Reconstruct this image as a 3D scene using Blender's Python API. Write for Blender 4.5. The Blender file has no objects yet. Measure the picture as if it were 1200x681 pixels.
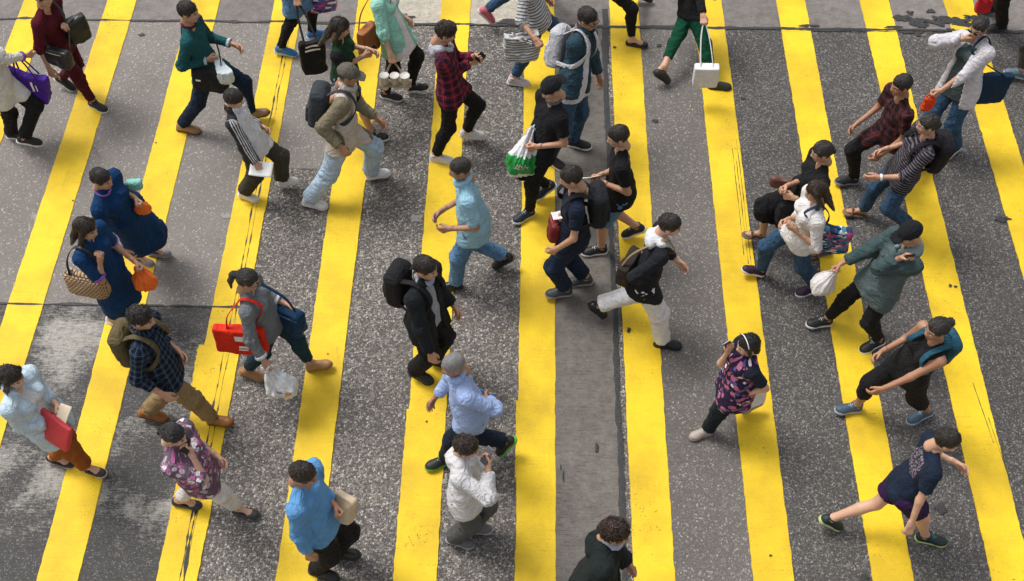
import bpy, math
import numpy as np
from mathutils import Vector, Matrix

# ------------------------------------------------------------------ camera, sky, sun, exposure
scene = bpy.context.scene
COL = scene.collection
FPX, PITCH, YAW, CAMH = 1450.0, math.radians(53.0), math.radians(1.094), 9.4
cam_data = bpy.data.cameras.new('camera')
cam_data.sensor_width = 36.0
cam_data.lens = 36.0 * FPX / 1200.0
cam_data.clip_end = 2000.0
cam = bpy.data.objects.new('camera', cam_data)
COL.objects.link(cam)
cam.location = (0, 0, CAMH)
cam.rotation_euler = (math.pi / 2 - PITCH, 0, YAW)
scene.camera = cam

world = bpy.data.worlds.new('World')
scene.world = world
world.use_nodes = True
wn = world.node_tree
wn.nodes.clear()
SUN_EL, SUN_AZ = math.radians(62), math.radians(-60)     # azimuth from +Y, clockwise
sky = wn.nodes.new('ShaderNodeTexSky')
sky.sky_type = 'NISHITA'
sky.sun_disc = False
sky.sun_elevation = SUN_EL
sky.sun_rotation = SUN_AZ
sky.dust_density = 4.0
hs = wn.nodes.new('ShaderNodeHueSaturation')             # a white cloud deck: little of the blue gets through
hs.inputs['Saturation'].default_value = 0.22
bg = wn.nodes.new('ShaderNodeBackground')
bg.inputs['Strength'].default_value = 0.125
wo = wn.nodes.new('ShaderNodeOutputWorld')
wn.links.new(sky.outputs[0], hs.inputs['Color'])
wn.links.new(hs.outputs[0], bg.inputs['Color'])
wn.links.new(bg.outputs[0], wo.inputs['Surface'])

sun_data = bpy.data.lights.new('sun', 'SUN')
sun_data.energy = 1.45
sun_data.angle = math.radians(20)
sun_data.color = (1.0, 0.965, 0.91)
sun = bpy.data.objects.new('sun', sun_data)
COL.objects.link(sun)
sd = Vector((math.sin(SUN_AZ) * math.cos(SUN_EL), math.cos(SUN_AZ) * math.cos(SUN_EL), math.sin(SUN_EL)))
sun.rotation_euler = sd.to_track_quat('Z', 'Y').to_euler()
sun.location = sd * 30

vs = scene.view_settings
vs.view_transform = 'Standard'
vs.look = 'None'
vs.gamma = 1.0
vs.use_curve_mapping = False
vs.exposure = 0.56

# ------------------------------------------------------------------ small maths
CF = np.array([-math.sin(YAW) * math.cos(PITCH), math.cos(YAW) * math.cos(PITCH), -math.sin(PITCH)])
CR = np.array([math.cos(YAW), math.sin(YAW), 0.0])
CU = np.cross(CR, CF)
UP = np.array([0., 0., 1.])

def at(px, py, z=0.0):
    """world point at height z metres seen at photograph pixel (px, py)"""
    d = CF + CR * (px - 600.0) / FPX + CU * (340.5 - py) / FPX
    t = (z - CAMH) / d[2]
    return np.array([0, 0, CAMH]) + d * t

def nrm(v):
    v = np.asarray(v, float)
    return v / (np.linalg.norm(v) + 1e-12)

_rs = np.random.RandomState(7)
_TAB = _rs.rand(32, 32, 32)

def vnoise(p):
    p = np.asarray(p, float)
    i = np.floor(p).astype(int)
    f = p - i
    f = f * f * (3 - 2 * f)
    i0, i1 = i & 31, (i + 1) & 31
    x0, y0, z0 = i0.T
    x1, y1, z1 = i1.T
    fx, fy, fz = f.T
    a = _TAB[x0, y0, z0] * (1 - fx) + _TAB[x1, y0, z0] * fx
    b = _TAB[x0, y1, z0] * (1 - fx) + _TAB[x1, y1, z0] * fx
    c = _TAB[x0, y0, z1] * (1 - fx) + _TAB[x1, y0, z1] * fx
    d = _TAB[x0, y1, z1] * (1 - fx) + _TAB[x1, y1, z1] * fx
    a = a * (1 - fy) + b * fy
    c = c * (1 - fy) + d * fy
    return (a * (1 - fz) + c * fz) * 2 - 1

def rotm(axis, ang):
    return np.array(Matrix.Rotation(ang, 3, Vector(axis)))

# ------------------------------------------------------------------ distance fields and their surfaces
def rc(a, b, ra, rb, n=None, s=1.0, cuts=()):
    """round cone a..b, stretched s times along n, optionally cut by planes (point, outward normal)"""
    a = np.asarray(a, float); b = np.asarray(b, float)
    ba = b - a
    L2 = ba @ ba + 1e-9
    def fn(P):
        q = P - a
        bb = ba
        if n is not None:
            q = q - (q @ n)[..., None] * n * (1 - 1 / s)
            bb = ba - (ba @ n) * n * (1 - 1 / s)
        l2 = bb @ bb + 1e-9
        t = np.clip((q @ bb) / l2, 0, 1)
        d = np.sqrt(((q - t[..., None] * bb) ** 2).sum(-1)) - (ra + (rb - ra) * t)
        for c, m in cuts:
            d = np.maximum(d, (P - c) @ m)
        return d
    R = max(ra, rb) * max(1.0, s)
    return fn, np.minimum(a, b) - R, np.maximum(a, b) + R

def ell(c, r, M=None, cuts=()):
    c = np.asarray(c, float); r = np.asarray(r, float)
    M = np.eye(3) if M is None else np.asarray(M)
    def fn(P):
        q = (P - c) @ M
        k0 = np.sqrt(((q / r) ** 2).sum(-1)) + 1e-9
        k1 = np.sqrt(((q / r ** 2) ** 2).sum(-1)) + 1e-9
        d = k0 * (k0 - 1) / k1
        for cc, m in cuts:
            d = np.maximum(d, (P - cc) @ m)
        return d
    R = r.max()
    return fn, c - R, c + R

def rbox(c, h, rnd, M=None):
    c = np.asarray(c, float); h = np.asarray(h, float) - rnd
    M = np.eye(3) if M is None else np.asarray(M)
    def fn(P):
        q = np.abs((P - c) @ M) - h
        return np.sqrt((np.maximum(q, 0) ** 2).sum(-1)) + np.minimum(q.max(-1), 0) - rnd
    R = np.linalg.norm(h + rnd)
    return fn, c - R, c + R

def surface(prims, h, k, carve=()):
    lo = np.min([p[1] for p in prims], 0) - 2 * k - 3 * h
    hi = np.max([p[2] for p in prims], 0) + 2 * k + 3 * h
    n = np.ceil((hi - lo) / h).astype(int) + 1
    acc = np.zeros(n)
    ax = [lo[i] + h * np.arange(n[i]) for i in range(3)]
    for fn, a, b in prims:
        i0 = np.maximum(((a - 4.5 * k - 2 * h - lo) / h).astype(int), 0)
        i1 = np.minimum(((b + 4.5 * k + 2 * h - lo) / h).astype(int) + 2, n)
        sl = tuple(slice(i0[j], i1[j]) for j in range(3))
        P = np.stack(np.meshgrid(ax[0][sl[0]], ax[1][sl[1]], ax[2][sl[2]], indexing='ij'), -1)
        acc[sl] += np.exp(np.clip(-fn(P) / k, -60, 60))
    F = -k * np.log(acc + 1e-12)
    F = np.minimum(F, 0.5)
    if carve:
        P = None
        for fn in carve:
            if P is None:
                P = np.stack(np.meshgrid(*ax, indexing='ij'), -1)
            F = np.maximum(F, -fn(P))
    return nets(F, lo, h)

def nets(F, lo, h):
    ins = F < 0
    s = ins[:-1, :-1, :-1].astype(np.int8)
    cnt = np.zeros_like(s)
    for dx in (0, 1):
        for dy in (0, 1):
            for dz in (0, 1):
                cnt += ins[dx:F.shape[0] - 1 + dx, dy:F.shape[1] - 1 + dy, dz:F.shape[2] - 1 + dz]
    act = (cnt > 0) & (cnt < 8)
    ijk = np.argwhere(act)
    idx = -np.ones(act.shape, int)
    idx[act] = np.arange(len(ijk))
    num = np.zeros((len(ijk), 3)); den = np.zeros(len(ijk))
    corners = [(0, 0, 0), (1, 0, 0), (0, 1, 0), (1, 1, 0), (0, 0, 1), (1, 0, 1), (0, 1, 1), (1, 1, 1)]
    edges = [(0, 1), (2, 3), (4, 5), (6, 7), (0, 2), (1, 3), (4, 6), (5, 7), (0, 4), (1, 5), (2, 6), (3, 7)]
    vals = [F[ijk[:, 0] + c[0], ijk[:, 1] + c[1], ijk[:, 2] + c[2]] for c in corners]
    for a, b in edges:
        va, vb = vals[a], vals[b]
        m = (va < 0) != (vb < 0)
        t = np.where(m, va / np.where(m, va - vb, 1), 0)
        ca, cb = np.array(corners[a], float), np.array(corners[b], float)
        num += np.where(m[:, None], ca + t[:, None] * (cb - ca), 0)
        den += m
    V = lo + (ijk + num / den[:, None]) * h
    quads = []
    for axis in range(3):
        sl0 = [slice(None)] * 3; sl1 = [slice(None)] * 3
        sl0[axis] = slice(0, -1); sl1[axis] = slice(1, None)
        A, B = ins[tuple(sl0)], ins[tuple(sl1)]
        e = np.argwhere(A != B)
        o1, o2 = [(1, 2), (2, 0), (0, 1)][axis]
        e = e[(e[:, o1] > 0) & (e[:, o2] > 0)]
        e = e[(e[:, o1] < act.shape[o1]) & (e[:, o2] < act.shape[o2])]
        def g(d1, d2):
            q = e.copy(); q[:, o1] -= d1; q[:, o2] -= d2
            return idx[q[:, 0], q[:, 1], q[:, 2]]
        Q = np.stack([g(1, 1), g(0, 1), g(0, 0), g(1, 0)], 1)
        flip = ~A[e[:, 0], e[:, 1], e[:, 2]]
        Q[flip] = Q[flip][:, ::-1]
        quads.append(Q)
    Q = np.concatenate(quads)
    return V, Q[(Q >= 0).all(1)]

def vnormals(V, Q):
    n = np.cross(V[Q[:, 2]] - V[Q[:, 0]], V[Q[:, 3]] - V[Q[:, 1]])
    N = np.zeros_like(V)
    for j in range(4):
        np.add.at(N, Q[:, j], n)
    return N / (np.linalg.norm(N, axis=1)[:, None] + 1e-12)

def relax(V, Q, it=1, w=0.5):
    for _ in range(it):
        S = np.zeros_like(V); c = np.zeros(len(V))
        for j in range(4):
            np.add.at(S, Q[:, j], V[Q[:, (j + 1) % 4]] + V[Q[:, (j - 1) % 4]])
            np.add.at(c, Q[:, j], 2)
        V = V * (1 - w) + w * S / np.maximum(c, 1)[:, None]
    return V

def quadmesh(name, V, Q, mats, midx=None, smooth=True, gco=None):
    me = bpy.data.meshes.new(name)
    Q = np.asarray(Q)
    nq, w = Q.shape
    me.vertices.add(len(V)); me.vertices.foreach_set('co', np.asarray(V, np.float32).ravel())
    me.loops.add(nq * w); me.loops.foreach_set('vertex_index', Q.astype(np.int32).ravel())
    me.polygons.add(nq)
    me.polygons.foreach_set('loop_start', np.arange(0, nq * w, w, dtype=np.int32))
    for m in (mats if isinstance(mats, (list, tuple)) else [mats]):
        me.materials.append(m)
    if midx is not None:
        me.polygons.foreach_set('material_index', np.asarray(midx, np.int32))
    me.polygons.foreach_set('use_smooth', np.full(nq, smooth))
    if gco is not None:
        at_ = me.attributes.new('gco', 'FLOAT_VECTOR', 'POINT')
        at_.data.foreach_set('vector', np.asarray(gco, np.float32).ravel())
    me.update(calc_edges=True)
    me.validate()
    return me

def link(name, me, parent=None, M=None):
    o = bpy.data.objects.new(name, me)
    COL.objects.link(o)
    if parent is not None:
        o.parent = parent
    if M is not None:
        o.matrix_basis = M
    return o

def tag(o, label=None, cat=None, group=None, kind=None):
    for a, b in (('label', label), ('category', cat), ('group', group), ('kind', kind)):
        if b:
            o[a] = b
    return o

def empty(name, loc):
    o = bpy.data.objects.new(name, None)
    COL.objects.link(o)
    o.location = Vector(loc)
    o.empty_display_size = 0.2
    return o

def mat4(R, t, s=1.0):
    M = Matrix.Identity(4)
    for i in range(3):
        for j in range(3):
            M[i][j] = float(R[i][j]) * s
        M[i][3] = float(t[i])
    return M

def box_arrays(c, half, M=None):
    s = np.array([(x, y, z) for x in (-1, 1) for y in (-1, 1) for z in (-1, 1)], float)
    V = s * np.asarray(half)
    if M is not None:
        V = V @ np.asarray(M).T
    Q = np.array([(0, 1, 3, 2), (4, 6, 7, 5), (0, 4, 5, 1), (2, 3, 7, 6), (0, 2, 6, 4), (1, 5, 7, 3)])
    return V + np.asarray(c), Q

def spline(pts, n):
    """Catmull-Rom through pts, n samples per span"""
    p = np.asarray(pts, float)
    p = np.vstack([2 * p[0] - p[1], p, 2 * p[-1] - p[-2]])
    out = []
    for i in range(1, len(p) - 2):
        for t in np.linspace(0, 1, n, endpoint=False):
            a, b, c, d = p[i - 1], p[i], p[i + 1], p[i + 2]
            out.append(.5 * (2 * b + (c - a) * t + (2 * a - 5 * b + 4 * c - d) * t * t + (3 * b - a - 3 * c + d) * t ** 3))
    out.append(p[-2])
    return np.array(out)

def ribbon(pts, wide, thick, ref, n=6, samples=5):
    """flat or round strap swept along pts; ref is the direction (or per-point directions) it faces"""
    P = spline(pts, samples)
    T = np.gradient(P, axis=0)
    T /= np.linalg.norm(T, axis=1)[:, None] + 1e-9
    ref = np.asarray(ref, float)
    if ref.ndim == 1:
        ref = np.tile(ref, (len(P), 1))
    else:
        ref = spline(ref, samples)
    S = np.cross(T, ref); S /= np.linalg.norm(S, axis=1)[:, None] + 1e-9
    N = np.cross(S, T)
    m = 8
    an = np.linspace(0, 2 * np.pi, m, endpoint=False) + np.pi / m
    ce = np.sign(np.cos(an)) * np.abs(np.cos(an)) ** .6
    se = np.sign(np.sin(an)) * np.abs(np.sin(an)) ** .6
    V = (P[:, None, :] + S[:, None, :] * ce[None, :, None] * wide / 2 + N[:, None, :] * se[None, :, None] * thick / 2).reshape(-1, 3)
    Q = []
    for i in range(len(P) - 1):
        for j in range(m):
            Q.append((i * m + j, i * m + (j + 1) % m, (i + 1) * m + (j + 1) % m, (i + 1) * m + j))
    e = (len(P) - 1) * m
    for j in range(0, m // 2 - 1):
        Q.append((j, m - 1 - j, m - 2 - j, j + 1)); Q.append((e + j, e + j + 1, e + m - 2 - j, e + m - 1 - j))
    return V, np.array(Q)

def join(parts):
    V, Q, k = [], [], 0
    for v, q in parts:
        V.append(v); Q.append(q + k); k += len(v)
    return np.concatenate(V), np.concatenate(Q)

# ------------------------------------------------------------------ materials
_MC = {}

class NT:
    """thin helper round a material's node tree"""
    def __init__(s, name):
        s.m = bpy.data.materials.new(name)
        s.m.use_nodes = True
        s.t = s.m.node_tree
        s.t.nodes.clear()
        s.out = s.n('ShaderNodeOutputMaterial')
        s.b = s.n('ShaderNodeBsdfPrincipled')
        s.l(s.b.outputs[0], s.out.inputs['Surface'])
    def n(s, typ, **kw):
        o = s.t.nodes.new(typ)
        for k, v in kw.items():
            setattr(o, k, v)
        return o
    def l(s, a, b):
        s.t.links.new(a, b)
    def val(s, sock, v):
        if hasattr(v, 'is_output'):
            s.l(v, sock)
        else:
            sock.default_value = v
    def math(s, op, a, b=0.0, c=0.0, clamp=False):
        o = s.n('ShaderNodeMath', operation=op, use_clamp=clamp)
        for i, v in enumerate((a, b, c)):
            s.val(o.inputs[i], v)
        return o.outputs[0]
    def mix(s, f, a, b, blend='MIX'):
        o = s.n('ShaderNodeMix', data_type='RGBA', blend_type=blend)
        s.val(o.inputs[0], f)
        for i, v in ((6, a), (7, b)):
            s.val(o.inputs[i], (*v, 1) if isinstance(v, tuple) and len(v) == 3 else v)
        return o.outputs[2]
    def ramp(s, f, stops, interp='LINEAR'):
        o = s.n('ShaderNodeValToRGB')
        o.color_ramp.interpolation = interp
        e = o.color_ramp.elements
        while len(e) < len(stops):
            e.new(0.5)
        for i, (p, c) in enumerate(stops):
            e[i].position = p
            e[i].color = (*c, 1) if isinstance(c, tuple) else (c, c, c, 1)
        s.l(f, o.inputs[0])
        return o.outputs[0]
    def noise(s, vec, scale, detail=3.0, rough=0.5, dist=0.0):
        o = s.n('ShaderNodeTexNoise')
        s.val(o.inputs['Scale'], scale)
        o.inputs['Detail'].default_value = detail
        o.inputs['Roughness'].default_value = rough
        o.inputs['Distortion'].default_value = dist
        if vec is not None:
            s.l(vec, o.inputs['Vector'])
        return o.outputs[0]
    def vor(s, vec, scale, feature='F1', rnd=1.0):
        o = s.n('ShaderNodeTexVoronoi', feature=feature)
        o.inputs['Scale'].default_value = scale
        o.inputs['Randomness'].default_value = rnd
        s.l(vec, o.inputs['Vector'])
        return o
    def coords(s, which='Object'):
        return s.n('ShaderNodeTexCoord').outputs[which]
    def pos(s):
        return s.n('ShaderNodeNewGeometry').outputs['Position']
    def scale(s, vec, v):
        o = s.n('ShaderNodeVectorMath', operation='MULTIPLY')
        s.l(vec, o.inputs[0]); o.inputs[1].default_value = v
        return o.outputs[0]
    def sep(s, vec):
        o = s.n('ShaderNodeSeparateXYZ'); s.l(vec, o.inputs[0])
        return o.outputs
    def bump(s, h, strength, dist=0.005):
        o = s.n('ShaderNodeBump')
        o.inputs['Strength'].default_value = strength
        o.inputs['Distance'].default_value = dist
        s.l(h, o.inputs['Height'])
        s.l(o.outputs[0], s.b.inputs['Normal'])
        return o

def srgb(r, g, b):
    f = lambda c: (c / 255 / 12.92) if c <= 10 else ((c / 255 + .055) / 1.055) ** 2.4
    return (f(r), f(g), f(b))

def cached(fn):
    def w(*a, **k):
        key = (fn.__name__, a, tuple(sorted(k.items())))
        if key not in _MC:
            _MC[key] = fn(*a, **k)
        return _MC[key]
    return w

@cached
def cloth(c, kind='plain', c2=None, c3=None, per=0.05, rough=0.88, weave=1.0):
    m = NT('cloth_' + kind)
    g = m.n('ShaderNodeAttribute', attribute_name='gco').outputs['Vector']
    oc = m.coords('Object')
    u, v, w = m.sep(g)
    if kind == 'plain':
        col = c
    elif kind == 'stripe':            # bands round the body and the sleeves
        f = m.math('FRACT', m.math('DIVIDE', v, per))
        col = m.mix(m.math('LESS_THAN', f, 0.42), c, c2)
    elif kind == 'vstripe':
        f = m.math('FRACT', m.math('DIVIDE', u, per))
        col = m.mix(m.math('LESS_THAN', f, 0.45), c, c2)
    elif kind == 'plaid':
        fu = m.math('FRACT', m.math('DIVIDE', u, per))
        fv = m.math('FRACT', m.math('DIVIDE', v, per))
        a = m.mix(m.math('MULTIPLY', m.math('LESS_THAN', fu, 0.45), 0.75), c, c2)
        a = m.mix(m.math('MULTIPLY', m.math('LESS_THAN', fv, 0.42), 0.75), a, c2)
        ln = m.math('MAXIMUM', m.math('COMPARE', fu, 0.72, 0.05), m.math('COMPARE', fv, 0.71, 0.05))
        col = m.mix(m.math('MULTIPLY', ln, 0.55), a, c3 or c)
    elif kind == 'floral':
        big = m.vor(m.scale(g, (1, 1, 1)), 1 / per)
        big.inputs['Randomness'].default_value = 1.0
        rr, gg, bb = m.sep(big.outputs['Color'])
        petal = m.math('LESS_THAN', m.math('ADD', big.outputs['Distance'], m.math('MULTIPLY', m.noise(g, 3 / per, 2), 0.35)), 0.66)
        pc = m.ramp(rr, [(0.0, c2), (0.35, c3), (0.62, c2), (0.8, (0.75, 0.7, 0.72))], 'CONSTANT')
        col = m.mix(petal, c, pc)
        n2 = m.math('GREATER_THAN', m.noise(g, 4 / per, 3), 0.58)
        col = m.mix(m.math('MULTIPLY', n2, 0.6), col, c)
    elif kind == 'multi':
        b2 = m.vor(m.scale(g, (1, 2.2, 1)), 1 / per)
        r2, g2, _ = m.sep(b2.outputs['Color'])
        col = m.ramp(r2, [(0, c), (.3, c2), (.5, c3), (.62, (.6, .08, .25)), (.76, (.05, .2, .5)), (.88, (.7, .7, .72))], 'CONSTANT')
    elif kind == 'denim':
        n = m.noise(m.scale(g, (1, .35, 1)), 26, 5, .65)
        col = m.mix(m.ramp(n, [(.32, 0.0), (.68, 1.0)]), c, c2)
    elif kind == 'heather':
        n = m.noise(m.scale(g, (1, 3, 1)), 90, 4, .8)
        col = m.mix(m.ramp(n, [(.35, 0.0), (.65, 1.0)]), c, c2)
    elif kind == 'panel':             # sleeves and sides in the second colour, thin pale stripes on the sleeve
        sl = m.math('GREATER_THAN', w, 0.5)
        st = m.math('LESS_THAN', m.math('FRACT', m.math('DIVIDE', u, 0.026)), 0.5)
        onst = m.math('MULTIPLY', st, m.math('LESS_THAN', m.math('ABSOLUTE', u), 0.09))
        side = m.math('GREATER_THAN', m.math('ABSOLUTE', u), 0.17)
        t = m.mix(side, c, c2)
        col = m.mix(sl, t, m.mix(onst, c2, c3))
    elif kind == 'sleeves':           # second colour on the sleeves
        col = m.mix(m.math('GREATER_THAN', w, 0.5), c, c2)
    elif kind == 'print':             # a printed patch on chest and back
        n = m.math('GREATER_THAN', m.noise(g, 45, 3, .7), 0.52)
        box = m.math('MULTIPLY', m.math('LESS_THAN', w, 0.5), m.math('MULTIPLY', m.math('COMPARE', v, 0.62, 0.09), m.math('GREATER_THAN', m.math('ABSOLUTE', u), per)))
        col = m.mix(m.math('MULTIPLY', n, m.math('MULTIPLY', box, .85)), c, c2)
    # a little uneven fading, part of the cloth
    fade = m.noise(oc, 7, 4, .6)
    col = m.mix(1.0, col, m.ramp(fade, [(.3, .86), (.72, 1.1)]), 'MULTIPLY')
    m.l(col, m.b.inputs['Base Color'])
    m.b.inputs['Roughness'].default_value = rough
    m.b.inputs['Specular IOR Level'].default_value = 0.12
    m.b.inputs['Sheen Weight'].default_value = 0.015
    m.b.inputs['Sheen Roughness'].default_value = 0.5
    cre = m.math('SUBTRACT', 1.0, m.math('ABSOLUTE', m.math('MULTIPLY_ADD', m.noise(m.scale(oc, (1, 1, 1.5)), 6.5, 3, .45, .9), 2.0, -1.0)))
    fine = m.noise(oc, 260, 2)
    gs = m.math('ABSOLUTE', m.math('MULTIPLY_ADD', m.noise(m.scale(g, (1.0, 1.5, 1)), 8, 2, .5, 1.4), 2.0, -1.0))
    sharp = m.math('POWER', m.math('SUBTRACT', 1.0, gs), 7.0)
    h = m.math('ADD', m.math('ADD', cre, m.math('MULTIPLY', sharp, .9)), m.math('MULTIPLY', fine, 0.05 * weave))
    m.bump(h, 0.5, 0.018)
    return m.m

@cached
def skin(c):
    m = NT('skin')
    oc = m.coords('Object')
    n = m.noise(oc, 9, 4, .6)
    n2 = m.noise(oc, 60, 3, .6)
    col = m.mix(m.ramp(n, [(.35, 0.0), (.7, 1.0)]), c, (c[0] * 1.0, c[1] * .80, c[2] * .74))
    col = m.mix(m.math('MULTIPLY', n2, .22), col, (c[0] * .75, c[1] * .62, c[2] * .55))
    m.l(col, m.b.inputs['Base Color'])
    m.b.inputs['Roughness'].default_value = 0.52
    m.b.inputs['Subsurface Weight'].default_value = 0.12
    m.b.inputs['Subsurface Radius'].default_value = (.012, .005, .003)
    m.b.inputs['Subsurface Scale'].default_value = 0.6
    m.bump(m.noise(oc, 220, 3), 0.12, 0.002)
    return m.m

@cached
def hairmat(c):
    m = NT('hair')
    oc = m.coords('Object')
    g = m.n('ShaderNodeAttribute', attribute_name='gco').outputs['Vector']
    st = m.noise(m.scale(g, (22, 1.2, 1)), 3.0, 4, .65)
    col = m.mix(m.ramp(st, [(.3, 0.0), (.75, 1.0)]), (c[0] * .55, c[1] * .55, c[2] * .55), (c[0] * 1.7, c[1] * 1.6, c[2] * 1.5))
    m.l(col, m.b.inputs['Base Color'])
    m.b.inputs['Roughness'].default_value = 0.36
    m.b.inputs['Specular IOR Level'].default_value = 0.6
    m.bump(st, 0.9, 0.008)
    return m.m

@cached
def solid(c, rough=0.5, metal=0.0, var=0.12, bump=0.15, scale=30.0, spec=0.4, name='plain_material'):
    m = NT(name)
    oc = m.coords('Object')
    n = m.noise(oc, scale, 4, .6)
    col = m.mix(1.0, (*c, 1), m.ramp(n, [(.3, 1 - var), (.72, 1 + var)]), 'MULTIPLY')
    m.l(col, m.b.inputs['Base Color'])
    m.b.inputs['Roughness'].default_value = rough
    m.b.inputs['Metallic'].default_value = metal
    m.b.inputs['Specular IOR Level'].default_value = spec
    m.bump(n, bump, 0.006)
    return m.m

@cached
def plastic(c, alpha=0.0):
    m = NT('thin_plastic')
    oc = m.coords('Object')
    n = m.noise(oc, 18, 6, .65, 1.2)
    m.b.inputs['Base Color'].default_value = (*c, 1)
    m.b.inputs['Roughness'].default_value = 0.32
    m.b.inputs['Transmission Weight'].default_value = alpha
    m.b.inputs['Subsurface Weight'].default_value = 0.1
    m.bump(n, 0.8, 0.02)
    return m.m

@cached
def weave_mat():
    m = NT('woven_cane')
    oc = m.coords('Object')
    x, y, z = m.sep(oc)
    row = m.math('FLOOR', m.math('DIVIDE', z, 0.019))
    ph = m.math('MULTIPLY', m.math('MODULO', m.math('ABSOLUTE', row), 2.0), 0.5)
    f = m.math('FRACT', m.math('ADD', m.math('DIVIDE', x, 0.034), ph))
    fz = m.math('FRACT', m.math('DIVIDE', z, 0.019))
    e = m.math('MULTIPLY', m.math('SINE', m.math('MULTIPLY', f, math.pi)), m.math('SINE', m.math('MULTIPLY', fz, math.pi)))
    n = m.noise(oc, 40, 3)
    gap = m.ramp(e, [(.12, 0.0), (.34, 1.0)])
    col = m.mix(gap, (.02, .014, .01), m.mix(n, (.42, .25, .13), (.62, .42, .25)))
    m.l(col, m.b.inputs['Base Color'])
    m.b.inputs['Roughness'].default_value = 0.7
    m.bump(e, 0.9, 0.012)
    return m.m

# ---------------- road surfaces
def tone(m, P, col, amt=.35):
    big = m.noise(P, .55, 5, .6)
    col = m.mix(1.0, col, m.ramp(big, [(.28, 1 - amt), (.74, 1 + amt)]), 'MULTIPLY')
    stain = m.ramp(m.noise(P, 2.3, 6, .7, .6), [(.60, 0.0), (.72, 1.0)])
    return m.mix(m.math('MULTIPLY', stain, .28), col, (.028, .026, .026))

def aggregate(name, base, chip, amount, size=0.016, rough=0.8, warm=(.30, .24, .18)):
    """stone chips of many tones in a dark binder"""
    m = NT(name)
    P = m.pos()
    wob = m.n('ShaderNodeVectorMath', operation='ADD')
    nz = m.n('ShaderNodeTexNoise'); nz.inputs['Scale'].default_value = 60; m.l(P, nz.inputs['Vector'])
    sc = m.scale(nz.outputs['Color'], (.016, .016, .016))
    m.l(P, wob.inputs[0]); m.l(sc, wob.inputs[1])
    PV = wob.outputs[0]
    v1 = m.vor(PV, 1 / size)
    e1 = m.vor(PV, 1 / size, 'DISTANCE_TO_EDGE')
    r, g, b = m.sep(v1.outputs['Color'])
    v2 = m.vor(PV, 2.6 / size)
    r2, g2, b2 = m.sep(v2.outputs['Color'])
    tonec = m.ramp(g, [(0, tuple(c * .35 for c in chip)), (.45, tuple(c * .62 for c in chip)), (.68, warm), (.82, chip), (1, tuple(min(c * 1.2, .8) for c in chip))])
    dens = m.noise(P, 1.3, 4, .6)
    th = m.math('ADD', 1 - amount, m.math('MULTIPLY', m.math('SUBTRACT', dens, .5), -.5))
    is1 = m.math('MULTIPLY', m.math('GREATER_THAN', r, th), m.ramp(e1.outputs['Distance'], [(.05, 0.0), (.15, 1.0)]))
    fine = m.mix(m.math('GREATER_THAN', r2, .70), base, m.mix(g2, tuple(c * .9 for c in base), tuple(c * .62 for c in chip)))
    col = m.mix(is1, fine, tonec)
    grit = m.noise(P, 420, 2)
    col = m.mix(1.0, col, m.ramp(grit, [(.25, .7), (.75, 1.3)]), 'MULTIPLY')
    col = tone(m, P, col, .22)
    m.l(col, m.b.inputs['Base Color'])
    m.b.inputs['Roughness'].default_value = rough
    m.b.inputs['Specular IOR Level'].default_value = 0.35
    h = m.math('ADD', m.math('MULTIPLY', is1, .5), m.math('ADD', m.math('MULTIPLY', r2, .22), m.math('MULTIPLY', grit, .25)))
    m.bump(h, 0.75, 0.006)
    return m.m

def concrete(name, base, dark, ruts=.5, streak=1.0):
    """brushed concrete with cross grooves and grime"""
    m = NT(name)
    P = m.pos()
    gro = m.noise(m.scale(P, (9.0, 60, 1)), 1.0, 5, .8)
    n = m.noise(P, 9, 6, .7)
    fine = m.noise(P, 160, 4, .75)
    pit = m.ramp(m.noise(P, 75, 4, .7), [(.34, 0.0), (.42, 1.0)])
    col = m.mix(m.ramp(n, [(.36, 0.0), (.66, 1.0)]), tuple(c * .72 for c in base), tuple(c * 1.12 for c in base))
    col = m.mix(m.math('MULTIPLY', m.ramp(gro, [(.52, 0.0), (.68, 1.0)]), streak * .75), col, dark)
    col = m.mix(m.math('MULTIPLY', m.math('SUBTRACT', 1.0, pit), .6), col, dark)
    col = m.mix(1.0, col, m.ramp(fine, [(.25, .62), (.75, 1.32)]), 'MULTIPLY')
    col = tone(m, P, col, .22)
    m.l(col, m.b.inputs['Base Color'])
    m.b.inputs['Roughness'].default_value = .85
    m.bump(m.math('ADD', m.math('MULTIPLY', gro, .6), m.math('MULTIPLY', fine, .5)), 0.7, 0.006)
    return m.m

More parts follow.
